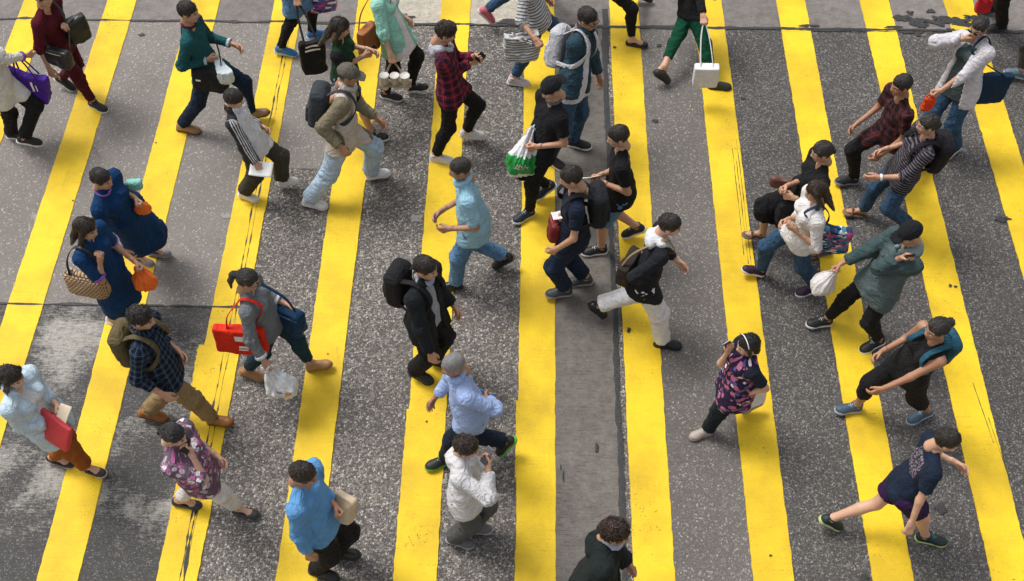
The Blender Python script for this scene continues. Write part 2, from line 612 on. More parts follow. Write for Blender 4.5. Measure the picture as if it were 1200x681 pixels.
def worn(name, dark, pale):
    """black binder with pale laitance worn through in patches along the brush grooves"""
    m = NT(name)
    P = m.pos()
    gro = m.noise(m.scale(P, (11.0, 58, 1)), 1.0, 5, .8)
    pat = m.noise(m.scale(P, (1.0, 1.25, 1)), 1.05, 3, .55, .5)
    fine = m.noise(P, 120, 5, .8)
    chips = m.vor(P, 120)
    den = m.ramp(pat, [(.36, 0.0), (.64, 1.0)])
    tex = m.math('ADD', m.math('MULTIPLY', gro, .5), m.math('ADD', m.math('MULTIPLY', fine, .35), m.math('MULTIPLY', m.noise(P, 26, 4, .7), .35)))
    f = m.ramp(m.math('ADD', tex, m.math('MULTIPLY', m.math('SUBTRACT', den, .5), .34)), [(.60, 0.0), (.82, 1.0)])
    r, g, b = m.sep(chips.outputs['Color'])
    base = m.mix(m.math('MULTIPLY', m.math('GREATER_THAN', r, .90), .5), dark, (.20, .185, .17))
    base = m.mix(1.0, base, m.ramp(fine, [(.3, .45), (.72, 1.9)]), 'MULTIPLY')
    base = m.mix(1.0, base, m.ramp(gro, [(.3, .6), (.7, 1.5)]), 'MULTIPLY')
    col = m.mix(m.math('MULTIPLY', f, .85), base, pale)
    col = tone(m, P, col, .12)
    m.l(col, m.b.inputs['Base Color'])
    m.b.inputs['Roughness'].default_value = .75
    m.bump(m.math('ADD', m.math('MULTIPLY', gro, .6), m.math('MULTIPLY', fine, .7)), 0.7, 0.006)
    return m.m

def paint_mat(name, c=(.86, .590, .017)):
    m = NT(name)
    P = m.pos()
    n = m.noise(P, 6, 5, .65)
    oi = m.n('ShaderNodeObjectInfo').outputs['Random']
    fine = m.noise(P, 130, 4, .75)
    gro = m.noise(m.scale(P, (4, 50, 1)), 1.0, 4, .7)
    col = m.mix(m.ramp(n, [(.35, 0.0), (.7, 1.0)]), c, (c[0] * .93, c[1] * .90, c[2] * 1.3))
    col = m.mix(m.math('MULTIPLY', m.ramp(m.noise(P, 1.1, 5, .6), [(.42, 0.0), (.64, 1.0)]), .66), col, (.46, .30, .014))
    sc = m.ramp(m.math('ADD', m.math('MULTIPLY', fine, .6), m.math('MULTIPLY', gro, .4)), [(.33, 1.0), (.46, 0.0)])
    scm = m.ramp(m.noise(P, 1.7, 4, .6), [(.36, .25), (.66, 1.0)])
    col = m.mix(m.math('MULTIPLY', m.math('MULTIPLY', sc, scm), .72), col, (.13, .09, .02))
    scuff = m.ramp(m.noise(m.scale(P, (16, 2.2, 1)), 1.0, 5, .7, .4), [(.64, 0.0), (.74, 1.0)])
    col = m.mix(m.math('MULTIPLY', scuff, .28), col, (.09, .07, .03))
    pits = m.ramp(m.math('ADD', m.math('MULTIPLY', m.noise(P, 55, 3, .6), .7), m.math('MULTIPLY', m.noise(P, 1.6, 3, .5), .3)), [(.325, 1.0), (.35, 0.0)])
    col = m.mix(m.math('MULTIPLY', pits, .85), col, (.035, .03, .02))
    col = m.mix(1.0, col, m.ramp(fine, [(.25, .86), (.75, 1.08)]), 'MULTIPLY')
    m.l(col, m.b.inputs['Base Color'])
    m.b.inputs['Roughness'].default_value = .62
    m.b.inputs['Specular IOR Level'].default_value = .3
    m.bump(m.math('ADD', m.math('MULTIPLY', fine, .6), m.math('MULTIPLY', gro, .4)), .5, .005)
    return m.m

def tar_mat():
    m = NT('tar')
    P = m.pos()
    n = m.noise(P, 60, 4, .7)
    n2 = m.ramp(m.noise(P, 95, 3, .7), [(.56, 0.0), (.66, 1.0)])
    m.l(m.mix(m.math('MULTIPLY', n2, .6), m.mix(m.ramp(n, [(.4, 0.0), (.75, 1.0)]), (.007, .008, .009), (.035, .035, .036)), (.16, .15, .14)), m.b.inputs['Base Color'])
    m.b.inputs['Roughness'].default_value = .55
    m.bump(n, .8, .008)
    return m.m

# ------------------------------------------------------------------ the road and what is painted on it
def sheet(name, x0, x1, y0, y1, z, mat, parent=None, step=0.06, rag=0.0, thick=0.0, seed=0, wave=0.0):
    """a strip of surfacing with ragged long edges; thick > 0 gives it real side faces"""
    n = max(2, int(round((y1 - y0) / step)) + 1)
    ys = np.linspace(y0, y1, n)
    def edge(s):
        q = np.stack([ys * 9, np.full(n, s * 7.3 + seed), np.zeros(n)], 1)
        r = vnoise(q) * .4 + vnoise(q * 3.1) * .4 + np.maximum(vnoise(q * 5.7 + 3), .25) * .5 + vnoise(q * .22) * 1.2 * wave
        return r * rag
    L = x0 + edge(1); R = x1 + edge(2)
    mid = 5
    V, Q = [], []
    cols = mid + 1
    for i in range(n):
        for j in range(cols):
            V.append((L[i] + (R[i] - L[i]) * j / mid, ys[i], z))
    for i in range(n - 1):
        for j in range(mid):
            a = i * cols + j
            Q.append((a, a + 1, a + cols + 1, a + cols))
    if thick > 0:
        b = len(V)
        for i in range(n):
            V.append((L[i] - .003, ys[i], z - thick)); V.append((R[i] + .003, ys[i], z - thick))
        for i in range(n - 1):
            Q.append((i * cols, (i + 1) * cols, b + 2 * i + 2, b + 2 * i))
            Q.append((i * cols + mid, b + 2 * i + 1, b + 2 * i + 3, (i + 1) * cols + mid))
    return link(name, quadmesh(name, np.array(V), np.array(Q), mat, smooth=False), parent)

def hstrip(name, x0, x1, yfun, w, z, mat, parent, rag=.006, seed=0, step=.04):
    """seam running across the picture; yfun(x) is its line"""
    n = int((x1 - x0) / step) + 2
    xs = np.linspace(x0, x1, n)
    q = np.stack([xs * 8, np.full(n, seed * 3.7), np.zeros(n)], 1)
    yc = yfun(xs) + vnoise(q * .35) * rag * 1.2
    hw = w / 2 + (vnoise(q + 5) * .6 + vnoise(q * 2.7 + 9) * .5) * rag
    hw = np.maximum(hw, .0015)
    V = np.concatenate([np.stack([xs, yc - hw, np.full(n, z)], 1), np.stack([xs, yc, np.full(n, z + .002)], 1), np.stack([xs, yc + hw, np.full(n, z)], 1)])
    Q = [(r * n + i, r * n + i + 1, (r + 1) * n + i + 1, (r + 1) * n + i) for r in (0, 1) for i in range(n - 1)]
    return link(name, quadmesh(name, V, np.array(Q), mat), parent)

def blot(name, x, y, rx, ry, z, mat, parent, seed=0, spike=.35):
    n = 28
    a = np.linspace(0, 2 * np.pi, n, endpoint=False)
    r = 1 + spike * vnoise(np.stack([np.cos(a) * 2 + seed, np.sin(a) * 2 + seed * 1.7, np.full(n, seed)], 1)) + spike * .6 * vnoise(np.stack([np.cos(a) * 6 + seed, np.sin(a) * 6, np.full(n, seed * 2.)], 1))
    V = np.concatenate([np.stack([x + rx * r * np.cos(a), y + ry * r * np.sin(a), np.full(n, z)], 1), np.stack([x + .5 * rx * r * np.cos(a), y + .5 * ry * r * np.sin(a), np.full(n, z + .0015)], 1)])
    Q = [(i, (i + 1) % n, n + (i + 1) % n, n + i) for i in range(n)]
    for i in range(1, n // 2):
        Q.append((n + i - 1, n + i, n + (n - 1 - i), n + (n - i) % n))
    return link(name, quadmesh(name, V, np.array(Q), mat), parent)

M_ROAD = aggregate('asphalt_aggregate', (.080, .072, .066), (.44, .41, .375), .52, .0180, warm=(.30, .25, .20))
M_ROAD2 = aggregate('asphalt_fine', (.050, .047, .045), (.26, .247, .235), .44, .0145, warm=(.22, .19, .16))
M_BROWN = aggregate('asphalt_brownish', (.190, .171, .157), (.44, .41, .38), .40, .0140, warm=(.26, .21, .17))
M_BROWN2 = aggregate('asphalt_middle', (.115, .104, .096), (.35, .325, .30), .40, .0145, warm=(.24, .20, .17))
M_CONC = concrete('brushed_concrete', (.160, .143, .127), (.022, .019, .017))
M_PALE = concrete('pale_concrete', (.46, .42, .35), (.05, .045, .04), streak=.75)
M_GREY = concrete('grey_concrete', (.20, .18, .167), (.04, .037, .035), streak=.6)
M_WORN = worn('worn_surface', (.038, .037, .036), (.42, .40, .36))
M_PAINT = paint_mat('yellow_road_paint')
M_TAR = tar_mat()

V = np.array([(-300, -300, 0), (300, -300, 0), (300, 300, 0), (-300, 300, 0)], float)
road = link('road', quadmesh('road', V, np.array([(0, 1, 2, 3)]), M_ROAD, smooth=False))
tag(road, kind='structure')

def X(px, py): return at(px, py)[0]
def Y(px, py): return at(px, py)[1]

JT = Y(500, 29)            # upper cross joint
JL = Y(130, 358)           # lower-left cross joint
PER = (X(1167, 681) - X(48, 681)) / 8.0
X0 = X(603, 681)           # left edge of the sixth stripe
SW = PER * .342
xs_stripe = [X0 + PER * i for i in range(-8, 8)]
Ylo, Yhi = Y(600, 681) - 2.2, Y(600, 0) + 2.4

# lanes between the stripes get their own surfacing; each is a sheet 4 mm up
def lane(i0, i1, y0, y1, mat, z=.004, name='road_slab', seed=0):
    return sheet(name, xs_stripe[i0 + 8] + SW * .5, xs_stripe[i1 + 8] + SW * .5, y0, y1, z, mat, road, step=.3, rag=.004, seed=seed)
lane(-8, -2, JT - .003, Yhi, M_GREY, seed=1)
lane(-2, 0, JT - .003, Yhi, M_PALE, seed=2)
lane(0, 7, JT - .003, Yhi, M_GREY, seed=3)
lane(-8, -3, JL, JT - .006, M_BROWN, seed=4)
lane(-8, -3, Ylo, JL - .004, M_WORN, seed=5)
lane(-3, -2, Y(500, 200), JT - .006, M_BROWN, seed=6)
lane(2, 7, Ylo, JT - .006, M_ROAD2, seed=8)
lane(1, 2, Ylo, JT - .006, M_BROWN2, seed=7)
# the concrete channel with its open joint
cx0, cx1 = xs_stripe[8] + SW * .6, X(731, 560)
sheet('concrete_channel', cx0, cx1, Ylo, JT - .006, .006, M_CONC, road, step=.2, rag=.004, seed=9)

for i, x in enumerate(xs_stripe):
    if i in (2, 3, 4, 5, 6, 7, 8, 9, 10, 11, 12, 13):
        sheet('painted_stripe', x, x + SW, Ylo, Yhi, .0125, M_PAINT, road, step=.03, rag=.009, thick=.006, seed=11 + i * 3, wave=.25)
# older paint showing as bulges beside the newer coat
sheet('old_stripe', xs_stripe[5] - .055, xs_stripe[5] + .12, Y(250, 455), Y(260, 405), .0105, M_PAINT, road, step=.02, rag=.025, thick=.005, seed=71)
sheet('old_stripe', xs_stripe[8] - .016, xs_stripe[8] + .1, Y(600, 560), Y(600, 470), .0105, M_PAINT, road, step=.02, rag=.010, thick=.005, seed=72)
sheet('old_stripe', xs_stripe[7] - .018, xs_stripe[7] + .1, Y(470, 681) - .5, Y(470, 480), .0105, M_PAINT, road, step=.02, rag=.010, thick=.005, seed=73)

slope = 0.0
hstrip('tar_seam', xs_stripe[0], xs_stripe[15], lambda x: JT + .0 * x, .030, .0145, M_TAR, road, rag=.012, seed=1)
hstrip('tar_seam', xs_stripe[8] + SW, xs_stripe[15], lambda x: JT - .025 + .0 * x, .020, .0147, M_TAR, road, rag=.016, seed=2)
hstrip('tar_seam', xs_stripe[0], X(318, 356), lambda x: JL + .0 * x, .020, .0145, M_TAR, road, rag=.010, seed=3)
# the joint along the channel, and the crack that runs inside a painted stripe
def vseam(x0, x1, y0, y1, w, rag, seed, z=.0145):
    n = int((y1 - y0) / .03)
    ys = np.linspace(y0, y1, n)
    xs = x0 + (x1 - x0) * (ys - y0) / (y1 - y0)
    q = np.stack([ys * 7, np.full(n, seed * 2.9), np.zeros(n)], 1)
    xs = xs + vnoise(q * .5) * rag
    hw = np.maximum(w / 2 + (vnoise(q + 3) * .7 + vnoise(q * 3.1 + 8) * .6) * rag, .001)
    V = np.concatenate([np.stack([xs - hw, ys, np.full(n, z)], 1), np.stack([xs, ys, np.full(n, z + .002)], 1), np.stack([xs + hw, ys, np.full(n, z)], 1)])
    Q = [(r * n + i, (r) * n + i + 1, (r + 1) * n + i + 1, (r + 1) * n + i)[::-1] for r in (0, 1) for i in range(n - 1)]
    return link('tar_seam', quadmesh('tar_seam', V, np.array(Q), M_TAR), road)
vseam(X(728, 560), X(728, 560), Ylo, JT, .052, .010, 4, .0080)
vseam(cx0 + .015, cx0 + .02, Ylo, JT, .012, .012, 41, .0078)
vseam(X(712, 100) - .01, X(712, 100), Y(712, 75), JT + .3, .075, .012, 5, .0085)
xc = xs_stripe[5] + SW * .60
vseam(xc - .02, xc + .015, Ylo, JT, .006, .010, 6)
vseam(xc + .028, xc + .05, Ylo, JT, .004, .008, 7)
vseam(xc + .006, xc + .02, Ylo, Y(225, 540), .024, .016, 8, .0148)
for j, (a, b, y0, y1) in enumerate([(862, 866, 300, 175), (866, 869, 310, 190), (869, 872, 320, 165), (874, 875, 335, 230)]):
    vseam(X(a, 240) + .02, X(b, 240), Y(868, y0), Y(868, y1), .005, .003, 20 + j)
for j, (a, y0, y1) in enumerate([(1152, 520, 450), (1160, 560, 490)]):
    vseam(X(a, 500) + .05, X(a, 500), Y(1160, y0), Y(1160, y1), .005, .003, 30 + j)
for j, (px, py, rx, ry) in enumerate([(1058, 23, .10, .05), (1078, 27, .13, .07), (1100, 25, .14, .08), (1124, 27, .16, .08), (1140, 22, .10, .05), (1045, 33, .10, .02), (1066, 16, .04, .03), (1090, 14, .05, .03), (1112, 36, .05, .025), (1075, 41, .03, .035),
                                      (1178, 37, .07, .025), (604, 27, .22, .05), (640, 24, .14, .05), (474, 22, .10, .06), (945, 31, .10, .02),
                                      (1175, 258, .07, .035), (767, 143, .03, .022), (773, 54, .03, .025), (720, 57, .02, .02), (870, 117, .03, .012),
                                      (1113, 336, .016, .020), (1119, 337, .018, .016), (699, 526, .014, .045), (660, 560, .006, .055), (657, 548, .005, .03),
                                      (1102, 598, .05, .05), (1013, 679, .04, .04), (166, 42, .03, .02), (737, 388, .02, .03)]):
    c = at(px, py)
    blot('tar_patch', c[0], c[1], rx, ry, .0150 + .0002 * j, M_TAR, road, seed=3 + j * 1.37, spike=.55)
_g = np.random.RandomState(21)
for j in range(11):
    c = at(_g.uniform(30, 1180), _g.uniform(60, 670))
    r = _g.uniform(.008, .014)
    blot('gum_spot', c[0], c[1], r, r * _g.uniform(.7, 1), .0165 + .0001 * j, M_TAR, road, seed=200 + j * 1.7, spike=.35)
M_GUM = solid((.26, .25, .235), .8, name='chewing_gum')
for j, (px, py, r) in enumerate([(487, 256, .07), (42, 255, .06), (265, 254, .045), (275, 600, .05), (520, 565, .03)]):
    c = at(px, py)
    blot('patch', c[0], c[1], r, r * .8, .0086 + .0003 * j, M_GUM, road, seed=90 + j, spike=.4)

# ------------------------------------------------------------------ people: shared pieces (head, hands, hair, shoes)
S_FAIR = (.56, .36, .25)
S_MID = (.47, .285, .185)
S_TAN = (.37, .205, .125)
BLACKHAIR = (.020, .016, .014)
M_EYEW = solid((.62, .60, .57), .25, var=.03, bump=0, name='eye_white')
M_IRIS = solid((.02, .012, .008), .15, var=.03, bump=0, name='iris')
M_LIP = solid((.36, .13, .11), .45, var=.08, bump=.05, name='lips')

def uvball(c, r, nu=10, nv=7):
    V, Q = [], []
    for i in range(nv + 1):
        th = math.pi * (i + .02) / (nv + .04)
        for j in range(nu):
            ph = 2 * math.pi * j / nu
            V.append((math.sin(th) * math.cos(ph), math.sin(th) * math.sin(ph), math.cos(th)))
    for i in range(nv):
        for j in range(nu):
            Q.append((i * nu + j, (i + 1) * nu + j, (i + 1) * nu + (j + 1) % nu, i * nu + (j + 1) % nu))
    return np.array(V) * np.asarray(r) + np.asarray(c), np.array(Q)

_HEAD = {}
def head_arrays(kind):
    """head in its own frame: x forward, y left, z up, centre midway chin to crown; returns V, Q, material index"""
    if kind in _HEAD:
        return _HEAD[kind]
    f = kind != 'man'
    j = .93 if f else 1.0
    p = [ell((-.012, 0, .028), (.096, .077, .088)),
         ell((.026, 0, -.030), (.064, .058 * j, .078)),
         ell((.066, 0, -.092), (.018, .022 * j, .018)),
         rc((.0, .046 * j, -.058), (.055, .018, -.088), .022, .017),
         rc((.0, -.046 * j, -.058), (.055, -.018, -.088), .022, .017),
         rc((.086, 0, .016), (.103, 0, -.020), .007, .0115),
         ell((.096, .011, -.024), (.009, .008, .007)), ell((.096, -.011, -.024), (.009, .008, .007)),
         rc((.078, .012, .026), (.066, .046, .024), .012, .012), rc((.078, -.012, .026), (.066, -.046, .024), .012, .012),
         ell((.062, .040, -.022), (.024, .022, .022)), ell((.062, -.040, -.022), (.024, .022, .022)),
         ell((.082, 0, -.052), (.015, .024, .013)),
         rc((-.026, 0, -.06), (-.046, 0, -.175), .050 * j, .055 * j)]
    for s in (1, -1):
        p.append(ell((-.006, s * .080, -.004), (.021, .008, .032), rotm((0, 0, 1), s * .35) @ rotm((0, 1, 0), -.2)))
    carve = [ell((.100, .032, .004), (.020, .018, .012))[0], ell((.100, -.032, .004), (.020, .018, .012))[0]]
    V, Q = surface(p, .0085, .007, carve)
    parts = [(V, Q, 0)]
    for s in (1, -1):
        parts.append((*uvball((.0765, s * .032, .003), (.0125, .0145, .0085)), 1))
        parts.append((*uvball((.0845, s * .0315, .003), (.0062, .0062, .0068), 8, 5), 2))
        v, q = ribbon([(.0895, s * .014, .024), (.0885, s * .033, .030), (.076, s * .050, .025)], .0085, .005, (1, 0, .2), samples=4)
        parts.append((v, q, 3))
    v, q = ribbon([(.088, .023, -.0535), (.0965, .010, -.050), (.0975, 0, -.051), (.0965, -.010, -.050), (.088, -.023, -.0535)], .007, .006, (1, 0, 0), samples=4)
    parts.append((v, q, 4))
    v, q = ribbon([(.088, .019, -.0575), (.096, 0, -.0605), (.088, -.019, -.0575)], .008, .007, (1, 0, 0), samples=4)
    parts.append((v, q, 4))
    A, B, C, k = [], [], [], 0
    for v, q, mi in parts:
        A.append(v); B.append(q + k); C.append(np.full(len(q), mi)); k += len(v)
    _HEAD[kind] = (np.concatenate(A), np.concatenate(B), np.concatenate(C))
    return _HEAD[kind]

_HAND = {}
CURL = {'relaxed': (28, 32, 22, .3), 'grip': (72, 88, 55, .9), 'phone': (38, 58, 34, .6), 'flat': (8, 12, 8, .05), 'pinch': (52, 48, 28, .8)}
def hand_arrays(curl):
    """right hand: wrist at origin, x to the fingertips, y to the thumb, z out of the back of the hand"""
    if curl in _HAND:
        return _HAND[curl]
    c1, c2, c3, tc = CURL[curl]
    p = [rc((-.03, 0, 0), (.012, 0, 0), .024, .023, np.array([0, 1., 0]), 1.2)]
    for y0, y1, L, dx in ((.016, .031, .068, .086), (.006, .0105, .078, .090), (-.005, -.0105, .072, .086), (-.015, -.030, .056, .078)):
        p.append(rc((.008, y0, 0), (dx, y1, .002), .0135, .0115))
        d = math.radians(0); pos = np.array([dx, y1, .002]); spread = y1 * 1.1
        for seg, cc, r in ((.46, c1, .0098), (.30, c2, .0088), (.24, c3, .0078)):
            d += math.radians(cc)
            nx = pos + L * seg * np.array([math.cos(d), spread * (1 if c1 < 40 else 0), -math.sin(d)])
            p.append(rc(pos, nx, r, r * .93)); pos = nx
    a = np.array([.018, .022, -.006]); b = np.array([.050, .046 - .012 * tc, -.014 - .018 * tc]); c = np.array([.078 - .01 * tc, .050 - .026 * tc, -.022 - .032 * tc]); d = c + np.array([.018, -.004 - .010 * tc, -.006])
    p += [rc(a, b, .0165, .0120), rc(b, c, .0112, .0098), rc(c, d, .0098, .0082)]
    _HAND[curl] = surface(p, .0067, .0028)
    return _HAND[curl]

_HAIR = {}
def hair_mesh(style, col):
    key = (style, col)
    if key in _HAIR:
        return _HAIR[key]
    nA = nrm((.63, 0, -.77)); cA = np.array([.020, 0, -.012])
    front = [(cA, nA)]
    nape = [(np.array([0, 0, -.062]), np.array([0, 0, -1.]))]
    big = .0
    h = .0095
    p = []
    if style in ('short', 'crop', 'messy', 'thin'):
        t = {'short': .010, 'crop': .006, 'messy': .015, 'thin': .006}[style]
        p = [ell((-.014, 0, .030), (.097 + t, .078 + t * .8, .089 + t * 1.5), cuts=front + nape)]
        amp = {'short': .006, 'crop': .003, 'messy': .011, 'thin': .003}[style]
    elif style == 'bowl':
        nB = nrm((.42, 0, -.9)); cB = np.array([.088, 0, .036])
        p = [ell((-.010, 0, .028), (.108, .091, .102), cuts=[(cB, nB), (np.array([0, 0, -.055]), np.array([0, 0, -1.]))])]
        amp = .006
    else:
        p = [ell((-.014, 0, .030), (.106, .087, .101), cuts=front + nape)]
        amp = .006
        ly = np.array([0, 1., 0])
        if style == 'long':
            p += [rc((-.080, 0, .03), (-.105, 0, -.13), .042, .040, ly, 1.8), rc((-.105, 0, -.13), (-.165, 0, -.36), .040, .016, ly, 2.3)]
            for s in (1, -1):
                p += [rc((.02, s * .075, .05), (-.01, s * .092, -.10), .026, .024), rc((-.01, s * .092, -.10), (.055, s * .085, -.30), .026, .014)]
        if style == 'bob':
            p += [rc((-.07, 0, .02), (-.075, 0, -.115), .050, .042, ly, 1.75)]
            for s in (1, -1):
                p += [rc((.02, s * .078, .05), (.015, s * .088, -.085), .024, .020)]
        if style == 'ponytail':
            p += [rc((-.105, 0, .045), (-.145, 0, .035), .026, .024), rc((-.145, 0, .035), (-.160, 0, -.08), .030, .024), rc((-.160, 0, -.08), (-.145, 0, -.19), .024, .008)]
        if style == 'bun':
            p += [ell((-.122, 0, .050), (.034, .040, .038))]
        if style == 'tied':
            p += [ell((-.112, 0, -.020), (.030, .036, .036))]
    V, Q = surface(p, h, .008)
    V = relax(V, Q, 1, .4)
    N = vnormals(V, Q)
    cr = np.array([-.030, 0, .115])
    q = V - cr
    az = np.arctan2(q[:, 1], q[:, 0] + .02)
    dist = np.linalg.norm(q, axis=1)
    ca, sa = np.cos(az), np.sin(az)
    d = vnoise(np.stack([ca * 9, sa * 9, dist * 9], 1)) * .6 + vnoise(np.stack([ca * 21, sa * 21, dist * 16], 1)) * .5
    if style == 'messy':
        d = d + .7 * vnoise(V * 38)
    k0 = np.sqrt(((V - np.array([-.012, 0, .028])) / np.array([.0965, .0775, .0885])) ** 2 @ np.ones(3))
    edge = -(V - cA) @ nA
    sm = np.clip(edge / .045, 0, 1); sm = sm * sm * (3 - 2 * sm)
    if style in ('bowl',):
        sm = np.ones_like(sm)
    sk_ = np.array([-.012, 0, .028])
    nearskull = (k0 > 1) & (k0 < 1.35) & (V[:, 2] > -.02)
    V = np.where(nearskull[:, None], sk_ + (V - sk_) * ((1.012 + (k0 - 1.012) * np.maximum(sm, .05)) / k0)[:, None], V)
    V = V + N * (d * amp * np.where(V[:, 2] > -.02, np.maximum(sm, .15), 1))[:, None]
    gco = np.stack([ca * 3 + V[:, 0] * 4, dist * 10, sa * 3 + V[:, 1] * 4], 1)
    gco = np.stack([az * 1.6, dist * 12, np.zeros(len(V))], 1)
    # locks laid along the growth direction: they give the surface strands and break the outline
    rs = np.random.RandomState(len(_HAIR) * 7 + 3)
    ok = np.where((V[:, 2] > -.05) & (edge > .004) & ((k0 > 1.0) | (V[:, 2] < -.02)))[0] if style not in ('long', 'bob', 'ponytail') else np.where((edge > .004) & (k0 > 1.0))[0]
    parts, gs = [(V, Q)], [gco]
    cnt = {'crop': 260, 'thin': 260, 'long': 520, 'bob': 420}.get(style, 380)
    lk = {'crop': .55, 'thin': .6, 'messy': 1.15, 'long': 1.5, 'bob': 1.3}.get(style, .9)
    rim = np.where((edge > -.004) & (edge < .02) & (k0 > .99) & (V[:, 2] > -.06))[0]
    pick = list(rs.choice(ok, min(cnt, len(ok)), replace=False))
    nrim = 0 if len(rim) == 0 else 150
    pick += list(rs.choice(rim, nrim, replace=True)) if nrim else []
    for n_i, i in enumerate(pick):
        flow = V[i] - cr
        if style in ('long', 'bob') and V[i, 2] < .02:
            flow = np.array([0, 0, -1.0])
        if style in ('ponytail', 'bun', 'tied'):
            flow = np.array([-.12, 0, .02]) - V[i]
        t = nrm(flow - N[i] * (flow @ N[i]) + rs.randn(3) * .012 * (3 if style == 'messy' else 1))
        Ln = rs.uniform(.030, .058) * lk
        if n_i >= len(pick) - nrim:
            Ln *= .6
            t = nrm(t + rs.randn(3) * .25)
        base = V[i] - N[i] * .003 - t * Ln * .4
        lift = rs.uniform(.002, .006) * (1.7 if style == 'messy' else .8 if style in ('crop', 'thin') else 1)
        wd = rs.uniform(.0025, .005); sd = np.cross(t, N[i])
        v = []
        for u_, wk, nn_ in ((0, .8, 0), (.5, 1, lift), (1, .12, lift * .5 - .15 * Ln)):
            c0 = base + t * Ln * u_ + N[i] * nn_
            v += [c0 + sd * wd * wk, c0 + N[i] * .0022 * wk, c0 - sd * wd * wk, c0 - N[i] * .002 * wk]
        v = np.array(v)
        qq = np.array([(r * 4 + q_, r * 4 + (q_ + 1) % 4, r * 4 + 4 + (q_ + 1) % 4, r * 4 + 4 + q_) for r in (0, 1) for q_ in range(4)])
        parts.append((v, qq)); gs.append(np.tile(gco[i] + [rs.uniform(-.6, .6), 0, 0], (len(v), 1)))
    V, Q = join(parts); gco = np.concatenate(gs)
    _HAIR[key] = quadmesh('hair', V, Q, hairmat(col), gco=gco)
    return _HAIR[key]

_CAP = {}
def cap_mesh(col, brim, back=False):
    key = (col, brim, back)
    if key not in _CAP:
        s = -1 if back else 1
        cut = [(np.array([0, 0, .036]), np.array([0, 0, -1.]))]
        p = [ell((-.012, 0, .040), (.112, .095, .098), cuts=cut)]
        if brim:
            p += [ell((s * .112, 0, .040), (.072, .075, .006), rotm((0, 1, 0), s * .22))]
        p += [ell((-.012, 0, .136), (.009, .009, .006))]
        V, Q = surface(p, .0065, .005)
        V = V + vnormals(V, Q) * (vnoise(V * 24) * .0035)[:, None]
        _CAP[key] = quadmesh('cap', V, Q, cloth(col), gco=V * 1.0)
    return _CAP[key]

_SHOE = {}
def shoe_meshes(style, c, sole, c2):
    key = (style, c, sole, c2)
    if key in _SHOE:
        return _SHOE[key]
    ly = np.array([0, 1., 0])
    bot = [(np.array([0, 0, .020]), np.array([0, 0, -1.]))]
    w = 1.0
    flat = style in ('flat', 'sandal', 'clog')
    if style == 'flat':
        p = [ell((.085, 0, .024), (.055, .044, .028), cuts=bot), rc((-.095, 0, .030), (-.06, 0, .026), .036, .034, cuts=bot), rc((-.06, .033, .026), (.06, .036, .026), .011, .012), rc((-.06, -.033, .026), (.06, -.036, .026), .011, .012)]
    elif style == 'sandal':
        p = [rc((.05, .045, .024), (.05, -.045, .024), .012, .012), rc((.05, .042, .03), (.045, 0, .066), .012, .012), rc((.05, -.042, .03), (.045, 0, .066), .012, .012), rc((-.105, .03, .03), (-.105, -.03, .03), .013, .013), rc((-.10, .036, .03), (-.03, .030, .09), .008, .008), rc((-.10, -.036, .03), (-.03, -.030, .09), .008, .008), rc((-.03, .03, .09), (-.03, -.03, .09), .009, .009)]
    else:
        hi = {'sneaker': .062, 'leather': .052, 'clog': .050, 'high': .085}[style]
        p = [ell((.070, .002, .030), (.070, .050, .040), cuts=bot), rc((-.085, 0, .040), (.03, 0, .042), .040, .042, cuts=bot),
             rc((-.075, 0, hi), (-.035, 0, hi + .012), .040, .040, cuts=bot), rc((-.02, 0, .068), (.055, 0, .050), .030, .026, ly, 1.1, cuts=bot)]
    V, Q = surface(p, .0075, .006)
    V = relax(V, Q, 1, .3)
    mi = np.zeros(len(Q), int)
    mats = [solid(c, .55 if style != 'leather' else .32, name='shoe_upper', scale=60)]
    parts = []
    if style in ('sneaker', 'high', 'leather'):
        mats.append(solid(c2, .6, name='shoe_trim'))
        lac, k = [], 0
        for i in range(5):
            x = -.004 + i * .016
            z = .103 - i * .0075 if style != 'leather' else .094 - i * .0065
            v, q = ribbon([(x, .024, z - .014), (x + .003, 0, z), (x, -.024, z - .014)], .007, .004, (0.3, 0, 1), samples=3)
            lac.append((v, q))
        lv, lq = join(lac)
        # collar opening
        rv, rq = ribbon([(-.108, 0, hi + .038), (-.085, .034, hi + .040), (-.04, .036, hi + .042), (-.008, .02, hi + .038), (-.004, 0, hi + .036), (-.008, -.02, hi + .038), (-.04, -.036, hi + .042), (-.085, -.034, hi + .040), (-.108, 0, hi + .038)], .012, .010, (0, 0, 1), samples=3)
        n0 = len(Q)
        V, Q = join([(V, Q), (lv, lq), (rv, rq)])
        mi = np.zeros(len(Q), int); mi[n0:n0 + len(lq)] = 1; mi[n0 + len(lq):] = 0
    up = quadmesh('shoe', V, Q, mats, mi, gco=V)
    sh = .030 if style in ('sneaker', 'high') else .018
    cut2 = [(np.array([0, 0, 0.]), np.array([0, 0, -1.])), (np.array([0, 0, sh]), np.array([0, 0, 1.]))]
    p = [rc((-.088, 0, .012), (-.03, 0, .012), .044, .040, cuts=cut2), rc((-.03, 0, .012), (.075, .003, .012), .040, .050, cuts=cut2), ell((.085, .003, .012), (.058, .050, .05), cuts=cut2)]
    V, Q = surface(p, .0085, .004)
    so = quadmesh('sole', V, Q, solid(sole, .65, name='rubber_sole', scale=50))
    _SHOE[key] = (up, so)
    return _SHOE[key]

